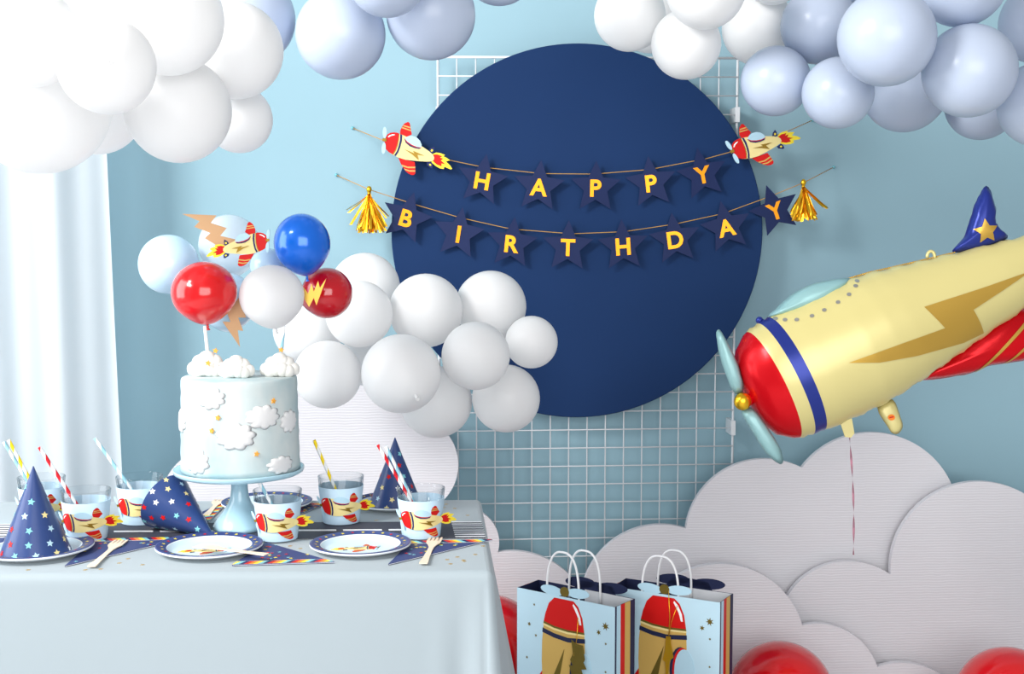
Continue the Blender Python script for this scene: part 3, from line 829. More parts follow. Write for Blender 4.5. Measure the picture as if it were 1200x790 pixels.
# ---------------------------------------------------------------- forks
fk = MB(); L_ = .155
half = [(.0065, 0), (.0072, .004), (.0055, .03), (.0042, .07), (.0045, .095), (.008, .108), (.012, .116), (.0125, .125)]
tin = []
for i in range(4):
    x0_ = .0125 - i * .0067; x1_ = x0_ - .0048
    tin += [(x0_, .125), (x0_ - .0003, .148), (x0_ - .0015, .155), (x1_ + .0012, .155), (x1_, .148), (x1_, .128)]
    if i < 3: tin += [(x1_ - .0009, .1265)]
poly = [(x, y) for x, y in half] + tin + [(-x, y) for x, y in half[::-1]][1:]
cl = []
for p in poly:
    if not cl or (abs(cl[-1][0] - p[0]) + abs(cl[-1][1] - p[1])) > 1e-6: cl.append(p)
fk.prism(cl, 0, .0016, 'birch', lambda u, v, h: (u, v, h + .006 * max(0, (v - .1) / .05) * (1 - max(0, (v - .1) / .055))))
forks = [((107, 664.5), (143, 633.5), TT + .0028, 'wooden fork on the napkin between the left hat and the middle plate'),
         ((496, 661), (512, 629), TT + .0028, 'wooden fork on the striped napkin at the right corner'),
         ((312, 650.5), (236, 641), TT + .0140, 'wooden fork lying across the middle plate'),
         ((242, 604), (259, 586), TT + .0030, 'wooden fork half hidden behind the fallen party hat')]
fo = None
for (a, b, z, lab) in forks:
    if fo is None: fo = fk.build('wooden_fork'); o = fo
    else: o = fo.copy(); col.objects.link(o)
    A, Bp = WZ(*a, z), WZ(*b, z); d = Bp - A
    o.location = A; o.rotation_euler = (0, 0, math.atan2(d.y, d.x) - PI / 2)
    o.scale = (1, min(1.15, max(.9, d.length / L_)), 1)
    tag(o, lab, 'fork', 'wooden forks on the party table')

# ---------------------------------------------------------------- party hats
def hat_mesh(r=.057, h=.144):
    mb = MB(); l = math.hypot(r, h); sa = r / l; ca = h / l
    mb.lathe([(r, 0), (r * .75, h * .25), (r * .5, h * .5), (r * .25, h * .75), (.0008, h)], 64, 'hat_navy')
    mb.lathe([(r - .001, 0), (.0006, h - .002)], 32, 'print_white')
    mb.lathe([(r, 0), (r + .0003, -.0006), (r - .001, 0)], 64, 'hat_navy')
    def fn(u, v):
        d = math.hypot(u, v); a = math.atan2(u, v) / sa
        return ((d * sa + .0005) * math.sin(a), -(d * sa + .0005) * math.cos(a), h - d * ca)
    k = 0
    for row, d in enumerate([.013, .036, .060, .084, .108, .132, .150]):
        n = max(1, int(round(2 * PI * d * sa / .034)))
        for i in range(n):
            a = (2 * PI * (i + (row % 2) * .5) / n - PI + .25 * math.sin(row * 2.1)) * sa
            if abs(a) > PI * sa - .03: continue
            cx, cy = d * math.sin(a), d * math.cos(a)
            mb.decal(star(cx, cy, .0064, a + k, 5, .48), .004, fn, ['print_white', 'print_aqua', 'print_cream', 'print_red', 'print_sky'][(k * 3 + row) % 5]); k += 1
    return mb
hm = hat_mesh().build('party_hat')
hm.location = WZ(42, 647.8, TT); hm.rotation_euler = (0, 0, .3)
# sits in the plate, slightly larger than the flat well -> rest on the rim
hm.location.z = TT + .0028
tag(hm, 'upright navy party hat with stars on the left plate', 'party hat', 'navy star party hats')
h2 = hm.copy(); col.objects.link(h2)
p = WZ(463.5, 593.5, TT); h2.location = (p.x, p.y, TT + .0028); h2.rotation_euler = (0, 0, 2.2); h2.scale = (.93, .93, .93)
h2['label'] = 'navy party hat with stars standing behind the red and blue straws'
h3 = hm.copy(); col.objects.link(h3)
T = WZ(251, 629.5, TR + .0006); gdir = Vector((.118, -.088, 0)).normalized()
al = math.atan2(.057, .144); a = gdir * math.cos(al) - Vector((0, 0, 1)) * math.sin(al)
h3.rotation_mode = 'QUATERNION'; h3.rotation_quaternion = Vector((0, 0, 1)).rotation_difference(a) @ Quaternion((0, 0, 1), .6)
h3.scale = (.93,) * 3; h3.location = T - a * .144 * .93
h3['label'] = 'navy party hat with stars lying on its side beside the cake stand'

# ---------------------------------------------------------------- cups
CR, CB, CH = .0425, .0325, .0870
def rad(z): return CB + (CR - CB) * z / CH
cup = bpy.data.objects.new('glass_cup', None); col.objects.link(cup)
gb = MB()
gb.lathe([(.0003, 0), (CB - .002, 0), (CB, .002), (CR, CH - .001), (CR - .0006, CH), (CR - .0018, CH), (CR - .0024, CH - .001), (CB - .0018, .012), (CB - .004, .010), (.0003, .009)], 48, 'glass')
gb.build('glass', cup)
sl = MB(); SZ = .069
sl.lathe([(rad(.001) + .0005, .001), (rad(SZ) + .0005, SZ), (rad(SZ) + .0012, SZ), (rad(.001) + .0012, .001)], 64, 'sleeve_blue')
LM = .084; UL = 54 * PI / 180
def cupmap(k):
    def fn(u, v, h=0.0):
        z = .0355 + v; R = rad(z) + .0014 + k * .00012 + h; rb = .0385
        a = u / rb
        if abs(a) <= UL: return (R * math.sin(a), -R * math.cos(a), z)
        sg = 1 if a > 0 else -1; e = (abs(a) - UL) * R
        return (sg * (R * math.sin(UL) + e * math.cos(UL * .72)), -R * math.cos(UL) + e * math.sin(UL * .72), z)
    return fn
def cupvar(u, v, nm):
    if nm in ('fin', 'f1', 'f2'): return (u + .47, v * .8 - .03)
    if nm in ('wing', 'w1', 'w2'): return (u + .16, v * .85 - .01)
    if nm == 'canopy' or nm == 'c': return (u - .02, v)
    return (u, v)
for k, (poly, m_, nm) in enumerate(MOTIF):
    if nm in ('tf', 't'): continue
    poly = [cupvar(u, v, nm) for u, v in poly]
    sl.decal([(u * LM + .003, v * LM * .92 - .0015 - u * .004 if nm != 'prop' else v * LM * .9) for u, v in poly], .003, cupmap(k), m_)
slo = sl.build('paper_sleeve', cup)
tag(slo, 'pale blue paper sleeve with airplane')
GC2 = 'glass tumblers in airplane paper sleeves'
cups = [(326, 631, 'glass tumbler in airplane sleeve in front of the cake stand'), (400, 611.5, 'glass tumbler in airplane sleeve with a yellow straw, right of the cake'),
        (493.5, 628, 'glass tumbler in airplane sleeve at the right corner with two straws'), (102, 631, 'glass tumbler in airplane sleeve with a red straw beside the left hat'),
        (164.5, 612, 'glass tumbler in airplane sleeve behind the fallen party hat'), (50, 613, 'glass tumbler in airplane sleeve partly hidden behind the left hat')]
cpos = []
for i, (x, y, lab) in enumerate(cups):
    o = cup if i == 0 else copy_tree(cup)
    p = WZ(x, y, TR); o.location = (p.x, p.y, TR + .0003); o.rotation_euler = (0, 0, [-.02, .03, .02, .06, .06, .02][i] - .03); cpos.append(p)
    tag(o, lab, 'cup', GC2)

# ---------------------------------------------------------------- straws
def straw(a, b, m, label, r_=.0032, group='striped paper straws', pitch=.016):
    a, b = Vector(a), Vector(b); n = 60; L = (b - a).length
    tw = 2 * PI * (L / pitch / 2) / n
    mb = MB(); mb.tube([a.lerp(b, i / n) for i in range(n + 1)], r_, None, 12, mats=[m] * 6 + ['straw_white'] * 6, twist=tw)
    return tag(mb.build('paper_straw', origin=a), label, 'straw', group)
def in_cup(ci, top_px, dxr, m, label, dY=0.0, dyb=0.0):
    c = cpos[ci]; Yt = c.y + dY
    t = W(*top_px, Yt)
    b = Vector((c.x + dxr * .024, c.y + dyb, TR + .0135))
    return straw(b, t, m, label)
in_cup(5, (4.5, 518), .3, 'straw_blue', 'blue and white straw in the leftmost glass, left of the yellow one', .01, .008)
in_cup(5, (10, 515.5), .6, 'straw_yellow', 'yellow and white straw in the leftmost glass', -.01, -.004)
in_cup(3, (46, 524), .5, 'straw_red', 'red and white straw in the glass beside the left hat')
in_cup(4, (111, 513.5), .75, 'straw_blue', 'blue and white straw in the glass behind the fallen hat')
in_cup(0, (283, 528), .6, 'straw_blue', 'blue and white straw in the glass in front of the cake')
in_cup(1, (368, 516), .4, 'straw_yellow', 'yellow and white straw in the glass right of the cake')
in_cup(2, (443, 521.5), .45, 'straw_red', 'red and white straw in the glass at the right corner', -.01)
in_cup(2, (452, 523), .35, 'straw_blue', 'blue and white straw in the glass at the right corner', .015, .012)

# ---------------------------------------------------------------- cake stand and cake
bc = WZ(281.5, 619, TR); s0 = sc(bc)
def zz(py): return W(281.5, py, bc.y).z
sd = empty('cake_stand', (bc.x, bc.y, TR + .0003), 'glossy light blue cake stand with flared foot in the middle of the table', 'cake stand')
base = MB(); zb = TR + .0003
ped = [(31, zb), (31.5, zb + .003), (31, zb + .007), (30, zz(613)), (27, zz(608)), (23, zz(603)), (18.5, zz(597)), (14, zz(590)), (11, zz(583)), (9.8, zz(574)), (9.6, zz(566)), (11, zz(561)), (14, zz(558.5))]
base.lathe([(r_ * s0, z) for r_, z in ped], 64, 'stand_blue', (bc.x, bc.y, 0), caps=True)
base.build('pedestal', sd, sd.location)
pl = MB(); zt = zz(549)
pp = [(12, zz(558.5)), (58, zz(556.5)), (70, zz(554.5)), (74.5, zz(552)), (75.3, zt + .0005), (75, zt + .002), (73.5, zt + .0018), (71.5, zt), (1, zt)]
pl.lathe([(r_ * s0, z) for r_, z in pp], 96, 'stand_blue', (bc.x, bc.y, 0))
pl.build('plate', sd, sd.location)
ck = empty('birthday_cake', (bc.x, bc.y, zt + .0003), 'tall pale blue frosted cake with white clouds and gold stars on the cake stand', 'cake')
cb = MB(); zc0 = zt + .0003; zc1 = zz(440.5); cR = lambda z: (68.3 + (66.0 - 68.3) * (z - zc0) / (zc1 - zc0)) * s0
cxo = bc.x + 2.0 * s0
pr = [(.001, zc0), (cR(zc0), zc0)]
for i in range(1, 16):
    z = zc0 + (zc1 - .005 - zc0) * i / 15; pr.append((cR(z) + .0006 * math.sin(i * 2.3), z))
pr += [(cR(zc1) - .0012, zc1 - .0015), (cR(zc1) - .004, zc1), (.001, zc1 + .001)]
cb.lathe(pr, 96, 'cake_icing', (cxo, bc.y, 0)); cb.build('cake_body', ck, ck.location)
CC = Vector((cxo, bc.y, 0))
def on_cake(px, py):
    """angle and height of the cake wall seen at pixel"""
    d = ray(px, py); z = zz(py)
    best = None
    for it_ in range(6):
        R = cR(z); o = CAM - CC; A = d.x ** 2 + d.y ** 2; Bq = 2 * (o.x * d.x + o.y * d.y); Cq = o.x ** 2 + o.y ** 2 - R * R
        disc = max(0, Bq * Bq - 4 * A * Cq); t = (-Bq - math.sqrt(disc)) / (2 * A); p = CAM + d * t; z = p.z
    return math.atan2(p.x - CC.x, -(p.y - CC.y)), p.z
def fondant(px, py, wpx, hpx, seed, th=None):
    a, z = on_cake(px, py)
    if th is not None: a = th
    rr = random.Random(seed); lob = []
    w, h = wpx * s0 / 2, hpx * s0 / 2
    n = 9; pts = []
    for i in range(n * 8):
        t = 2 * PI * i / (n * 8); k = 1 + .16 * abs(math.sin(t * n / 2 + seed)) * 1.4
        pts.append((w * .86 * k * math.cos(t), h * .84 * k * math.sin(t)))
    # raised pad: stepped offsets of the outline
    mb = MB()
    def fn(u, v, hh): 
        R = cR(z + v) + hh; an = a + u / cR(z); return (CC.x + R * math.sin(an), CC.y - R * math.cos(an), z + v)
    mb.pillow(pts, .0042, fn, 'fondant', rings=7, c=(0, 0), sub=1, back=.3)
    return mb.build('fondant_cloud', ck, ck.location)
for k, q in enumerate([(247, 467, 35, 27), (276, 512, 45, 32), (309, 489, 42, 28), (230, 541, 38, 31), (330, 545, 40, 22)]): fondant(*q, seed=k)
fondant(221, 496, 38, 29, 7, th=-1.22); fondant(347, 491, 34, 27, 8, th=1.12)
def sugar_star(fr, R=.0052): 
    mb = MB(); mb.prism(star(0, 0, R, .2, 5, .52), 0, .003, 'sugar_star', fr); return mb.build('sugar_star', ck, ck.location)
for (x, y) in ((255.7, 489.6), (248.6, 505), (320, 470), (300.5, 532)):
    a, z = on_cake(x, y); R = cR(z); n_ = Vector((math.sin(a), -math.cos(a), 0)); e = Vector((math.cos(a), math.sin(a), 0))
    sugar_star(frame(CC + n_ * R + Vector((0, 0, z)), e, (0, 0, 1), n_))
def puff(px, w, h, Yo, seed):
    rr = random.Random(seed); mb = MB(); c = W(px, 438, bc.y + Yo); s = sc(c); z0 = zc1 + .0005
    W_, H_ = w * s / 2, h * s
    for (u, v, r_, dy) in [(-.72, .32, .30, 0), (-.38, .55, .36, .1), (0, .68, .40, 0), (.38, .56, .36, .1), (.72, .34, .30, 0), (-.5, .25, .30, -.5), (-.18, .36, .33, -.6), (.16, .33, .33, -.6), (.48, .24, .30, -.5), (0, .3, .45, .2), (-.5, .3, .32, .5), (.5, .3, .32, .5), (-.86, .22, .17, -.1), (.86, .22, .17, -.1), (-.2, .72, .24, -.25), (.22, .7, .24, -.25)]:
        rad_ = r_ * H_ * 1.05
        mb.ball((c.x + u * W_, c.y + dy * W_ * .55, max(z0 + rad_ * .82, z0 + v * H_)), rad_, 'frosting', 16, 10)
    mb.build('frosting_cloud', ck, ck.location); return c
pA = puff(243, 42, 27, .0, 1); pB = puff(277, 39, 24, -.030, 2); pC = puff(328, 43, 25, -.01, 3)
for (x, y, Yo) in ((252.7, 411, -.012), (244, 425.6, -.026), (329.6, 410, -.025)):
    c = W(x, y, bc.y + Yo); sugar_star(frame(c, (1, 0, 0), (0, 0, 1), (0, -1, 0)), .0055)

# cake-top balloons, sticks and cutouts
GT = 'balloons over the cake'
def cake_balloon(x, y, r_, Y, m_, lab, kd=(0, .3, -1), knot=False, st_=1.0):
    p = W(x, y, Y); return put_balloon(p, r_ * sc(p), m_, lab, GT, kd, knot, st_), p
cY = bc.y
_, pr_ = cake_balloon(239.4, 342.3, 38.5, cY + .0, 'balloon_red', 'bright red balloon on a white stick above the cake', (.05, .15, -1), True, .93)
_, pw_ = cake_balloon(318.4, 346.8, 38, cY - .0, 'balloon_white', 'white balloon on a striped stick above the cake', (.1, .15, -1), True, .95)
cake_balloon(354, 285.5, 33, cY + .06, 'balloon_cobalt', 'shiny cobalt blue balloon above the cake', (.12, .1, -1), True, 1.07)
cake_balloon(383, 343.5, 30, cY + .12, 'balloon_ruby', 'dark red balloon with gold bolt at the right of the cake balloons', (-1, .2, -.3))
cake_balloon(198, 310, 35.2, cY + .14, 'balloon_pearl', 'pearly pale blue balloon at the far left above the cake', (.8, .2, -.5))
cake_balloon(269, 287.5, 36, cY + .20, 'balloon_clear', 'translucent pale balloon behind the paper airplane topper', (0, .4, -1))
cake_balloon(266, 354, 34, cY + .130, 'balloon_pearl', 'pale blue balloon half hidden behind the bright red one', (0, .4, -1))
cake_balloon(314, 312, 21, cY + .13, 'balloon_pearl', 'small pale blue balloon tucked above the white cake balloon', (0, .5, -1))
straw(W(244.5, 425, cY), W(240, 382, cY), 'straw_white', 'white stick holding the bright red balloon on the cake', .0030, 'balloon sticks in the cake', .03)
straw(W(328.5, 425, cY - .004), W(333, 382, cY - .002), 'straw_blue', 'pale striped stick holding the white balloon on the cake', .0030, 'balloon sticks in the cake', .03)
tp = W(275, 289, cY - .02)
root = MB(); s = sc(tp); a = math.radians(13.2)
motif_prisms(root, frame(W(288, 287.5, cY - .055), -EX * math.cos(a) - EZ * math.sin(a), -EX * math.sin(a) + EZ * math.cos(a), EN), 52.6 * s)
tag(root.build('airplane_topper', origin=W(288, 287.5, cY - .055)), 'red and cream paper airplane topper flying above the cake', 'cake topper')
def pxprism(name, pts, Y, th, m_, label, cat, grp=None):
    P = [W(x, y, Y) for x, y in pts]; mb = MB(); mb.prism([(p.x, p.z) for p in P], 0, th, m_, lambda u, v, h: (u, Y + h, v))
    c = sum(P, Vector()) / len(P)
    return tag(mb.build(name, origin=c), label, cat, grp)
def crop(pts, x0, y0, k): return [(x0 + x / k, y0 + y / k) for x, y in pts]
GBT = 'gold lightning bolts above the cake'
pxprism('lightning_bolt_topper', crop([(25, 84), (345, 98), (292, 168), (440, 215), (380, 287), (525, 322), (495, 372), (420, 392), (345, 375), (235, 310), (288, 262), (140, 205), (188, 152)], 210, 240, 7.9), cY + .02, .0015, 'kraft_gold', 'matt gold lightning bolt pointing up left behind the paper airplane', 'lightning bolt', GBT)
pxprism('lightning_bolt_topper', crop([(512, 470), (547, 562), (510, 562), (533, 624), (508, 620), (518, 698), (437, 580), (474, 582), (455, 530), (490, 500)], 150, 230, 3.95), cY + .05, .0015, 'kraft_gold', 'matt gold lightning bolt pointing down between red and white balloons', 'lightning bolt', GBT)
pxprism('lightning_bolt_topper', crop([(918, 380), (872, 505), (860, 470), (838, 513), (818, 478), (812, 420), (834, 452), (850, 405), (860, 442), (880, 392), (888, 425)], 150, 230, 3.95), cY + .035, .0015, 'gold_satin', 'small gold lightning bolt on the dark red balloon', 'lightning bolt', GBT)

# ---------------------------------------------------------------- foil airplane balloon
PY = 2.62
P0 = W(932, 438, PY); ps = sc(P0)
def pf(px, py, h=0.0):      # h metres towards the viewer
    return P0 + CX * ((px - 932) * ps) - CU * ((py - 438) * ps) - CF * h
e1 = Vector((.9003, -.4352)); e2 = Vector((-.4352, -.9003))
def pa(a, b, h=0.0): return pf(932 + a * e1.x + b * e2.x, 438 + a * e1.y + b * e2.y, h)
PROF = [(-65, 2, 5), (-64, 14, 4), (-62, 27, 3), (-58, 42, 2), (-51, 54, 0), (-41, 62.5, 0), (-30, 69, 0), (-14.5, 72.5, 0), (0, 73.2, 0), (20, 75, -.5), (45, 75.5, -.5), (75, 75.6, -1), (105, 73.2, -.5), (130, 69.5, -1), (160, 63.5, -2), (190, 57.8, -3), (228, 50.5, -4), (260, 45, -5), (290, 38.5, -5), (320, 30, -4), (350, 21, -3), (375, 10, -2), (380, 1, -2)]
def hw(a):
    for (a0, h0, c0), (a1, h1, c1) in zip(PROF, PROF[1:]):
        if a <= a1 or a1 == 380:
            t = max(0, min(1, (a - a0) / (a1 - a0))); return h0 + (h1 - h0) * t, c0 + (c1 - c0) * t
fb = empty('airplane_foil_balloon', pf(932, 510), 'large cream foil airplane balloon with red nose floating at the right', 'foil balloon')
OB = fb.location.copy()
mb = MB(); stn = []
for (a0, _, _), (a1, _, _) in zip(PROF, PROF[1:]):
    n = max(1, int((a1 - a0) / 4))
    for k in range(n): stn.append(a0 + (a1 - a0) * k / n)
stn.append(380)
SEG = 72; TH = .72
def bow(a): return 6 * max(0, min(1, (a + 62) / 30))
def bpt(a, ph):
    h, c = hw(a); co, si = math.cos(ph), math.sin(ph)
    ruf = (abs(co) ** 14) * 1.0 * (math.sin(a * 1.7) + .5 * math.sin(a * 2.3 + 1))
    hd = h * TH * ps * (1 if si > 0 else .9)
    return pa(a + bow(a) * abs(si), c + (h + ruf) * co, hd * (abs(si) ** .92) * (1 if si >= 0 else -1))
vs = [tuple(bpt(a, 2 * PI * j / SEG)) for a in stn for j in range(SEG)]
for i in range(len(stn) - 1):
    am = (stn[i] + stn[i + 1]) / 2
    m_ = 'foil_red' if am < -30 else 'foil_cream' if am < -14.5 else 'foil_navy' if am < 0 else 'foil_cream' if am < 375 else 'foil_red'
    base_ = len(mb.v)
    mb.add([vs[i * SEG + j] for j in range(SEG)] + [vs[(i + 1) * SEG + j] for j in range(SEG)], [(j, (j + 1) % SEG, SEG + (j + 1) % SEG, SEG + j) for j in range(SEG)], m_, True)
# weld rings so smooth shading runs through equal-coloured bands
idx = {}; rem = []; nv = []
for v in mb.v:
    k = (round(v[0], 5), round(v[1], 5), round(v[2], 5))
    if k not in idx: idx[k] = len(nv); nv.append(v)
    rem.append(idx[k])
nf = []; nm_ = []; ns = []
for f, m_, s_ in zip(mb.f, mb.m, mb.s):
    g_ = []
    for i in f:
        if rem[i] not in g_: g_.append(rem[i])
    if len(g_) > 2: nf.append(tuple(g_)); nm_.append(m_); ns.append(s_)
mb.v, mb.f, mb.m, mb.s = nv, nf, nm_, ns
def toab(px, py): d = Vector((px - 932, py - 438)); return (d.dot(e1), d.dot(e2))
def onbody(k=1):
    def fn(a, b, h=0):
        a_ = a
        for _ in range(4):
            H, c = hw(a_); co = max(-1, min(1, (b - c) / H)); si = math.sqrt(max(0, 1 - co * co)); a_ = a - bow(a_) * si
        return pa(a, b, H * TH * ps * si ** .92 + .0012 * k)
    return fn
bolt = [(980, 424.3), (1040, 403), (1093, 385), (1068, 360.7), (1136.7, 339.3), (1196.7, 319), (1160, 343), (1126.7, 364), (1145, 390.7), (1120, 401.7), (1060, 416.7), (1016, 424)]
mb.decal([toab(*p) for p in bolt], 4, onbody(1), 'gold_satin')
for (x, y) in ((315, 520), (342, 525), (378, 525), (428, 512), (470, 492), (518, 465), (558, 438), (586, 408), (597, 390)):
    a, b = toab(800 + x / 3, 200 + y / 3); mb.decal(ell(a, b, 2.6, 2.0), 1.5, onbody(1), 'foil_dot')
mb.build('fuselage', fb, OB)
cano = [(899, 371), (908, 362), (925, 346), (947, 334), (970, 328.5), (990, 326.5), (996, 328), (990, 337), (978, 347), (960, 357), (935, 366), (912, 371)]
MB().pillow(cano, .030, lambda u, v, h: pf(u, v, h + .012), 'foil_teal', 8, (945, 350), sub=3, wr=.4).build('canopy', fb, OB)
wing = [(1076, 446), (1100, 425), (1122, 405), (1155, 380), (1185, 362), (1205, 358), (1235, 366), (1258, 388), (1240, 412), (1205, 424), (1172, 428), (1145, 438), (1110, 444)]
wm = MB().pillow(wing, .040, lambda u, v, h: pf(u, v, h - .034), 'foil_red', 9, (1165, 408), sub=4, wr=.5)
wm.build('wing', fb, OB)
def on_pillow(poly, c, T, h0, eps=.0012):
    def fn(u, v, h=0):
        # radial fraction
        dx, dy = u - c[0], v - c[1]; best = 1e9
        for i in range(len(poly)):
            (ax_, ay), (bx, by) = poly[i - 1], poly[i]; ex_, ey = bx - ax_, by - ay; den = dx * ey - dy * ex_
            if abs(den) < 1e-9: continue
            t = ((ax_ - c[0]) * ey - (ay - c[1]) * ex_) / den; s = ((ax_ - c[0]) * dy - (ay - c[1]) * dx) / den
            if t > 0 and -1e-6 <= s <= 1 + 1e-6: best = min(best, t)
        t = min(1, 1 / best) if best < 1e9 else 0
        return pf(u, v, h0 + T * math.sqrt(max(0, 1 - t ** 2.6)) + eps)
    return fn
ws = MB()
for q in ([(1146, 437), (1150, 437), (1208, 376), (1202, 376)], [(1180, 427), (1184, 426), (1220, 392), (1214, 392)]):
    ws.decal(q, 3, on_pillow(wing, (1165, 408), .040, -.034, .0016), 'gold_satin')
ws.build('wing_stripe', fb, OB)
fin = [(1116, 296), (1129, 279), (1135, 262), (1142, 240), (1150, 224), (1155, 218), (1160, 221), (1163, 230), (1167, 244), (1167, 258), (1172, 268), (1181, 279), (1150, 292)]
fm = MB().pillow(fin, .022, lambda u, v, h: pf(u, v, h), 'foil_navy', 8, (1150, 268), sub=4, wr=.5)
fino = fm.build('tail_fin', fb, OB)
MB().decal([(x, y) for x, y in star(1151.5, 272, 15, .15 + PI, 5, .5)], 2, on_pillow(fin, (1150, 268), .022, 0, .0015), 'gold_satin').build('gold_star', fino, OB)
pb = MB(); T0 = .0
up_ = [(837, 389), (841, 387), (848.5, 399), (857, 415), (864, 434), (868, 449), (867, 460), (861, 462), (855, 456), (848.5, 441), (841.6, 420), (838, 404)]
lo_ = [(866, 480), (872, 476), (880, 479), (895, 498), (909, 520), (914.6, 538), (909, 542), (895, 530), (880, 508), (869, 490)]
for q in (up_, lo_): pb.pillow(q, .013, lambda u, v, h: pf(u, v, h + .03), 'foil_teal', 6, None, sub=3, wr=.35)
pb.build('propeller', fb, OB)
hb = MB(); hb.ball(pf(866.5, 469.5, .038), 10.5 * ps, 'gold_foil', 12, 8, 1, .8, 1); hb.ball(pf(874, 468, .03), 7 * ps, 'foil_red', 12, 8); hb.build('propeller_hub', fb, OB)
tb = MB()
tb.prism([(984, 494), (998, 490), (1001, 508), (997, 513), (990, 512)], -.002, .002, 'foil_cream', lambda u, v, h: pf(u, v, h))
tb.build('filling_tab', fb, OB)
t2 = MB(); t2.pillow([(1028, 478), (1046, 468), (1055, 488), (1058, 500), (1053, 508), (1046, 508), (1040, 500)], .006, lambda u, v, h: pf(u, v, h), 'foil_cream', 5, None, 3)
t2.decal(ell(1043.5, 489, 4.2, 3.6), 2, lambda u, v, h=0: pf(u, v, .0072), 'print_orange'); t2.decal([(1041, 488.5), (1046, 487.5), (1046, 489), (1041, 490)], 2, lambda u, v, h=0: pf(u, v, .0078), 'print_red')
t2.build('valve_tab', fb, OB)
t3 = MB(); t3.tube([pf(1091 + 4.5 * math.cos(t), 301 + 6.5 * math.sin(t)) for t in [PI * .95 + i * 1.12 * PI / 10 for i in range(11)]], 2.0 * ps, 'foil_cream', 6); t3.build('hanging_loop', fb, OB)
t4 = MB(); t4.ball(pf(890, 375.5, .0), 4.5 * ps, 'foil_navy', 10, 7); t4.ball(pf(894, 378, .0), 4 * ps, 'foil_navy', 10, 7); t4.build('blue_tab', fb, OB)
seam = MB()
for k in range(0, 60):     # crimped upper seam
    a = 100 + k * 2.2; h, c = hw(a); seam.ball(pa(a, c + h + .6), 1.25 * ps, 'gold_satin', 6, 4)
seam.build('seam', fb, OB)
rb = MB(); vs = []; n = 60
pr0, pr1 = pf(995.5, 511), W(1016, 660, 3.22)
pr0b = pf(995.5, 511)
for i in range(n + 1):
    t = i / n; x = 995.5 + (1015 - 995.5) * t + 2.2 * math.sin(t * 3.1) ; y = 511 + 149 * t
    p = pf(x, y, -.10 * t); a = .6 + t * 11; o = (CX * math.cos(a) + CF * math.sin(a)) * (1.3 * ps); vs += [tuple(p - o), tuple(p + o)]
rb.add(vs, [(2 * i, 2 * i + 1, 2 * i + 3, 2 * i + 2) for i in range(n)], 'pink_ribbon'); rb.build('ribbon', fb, OB)

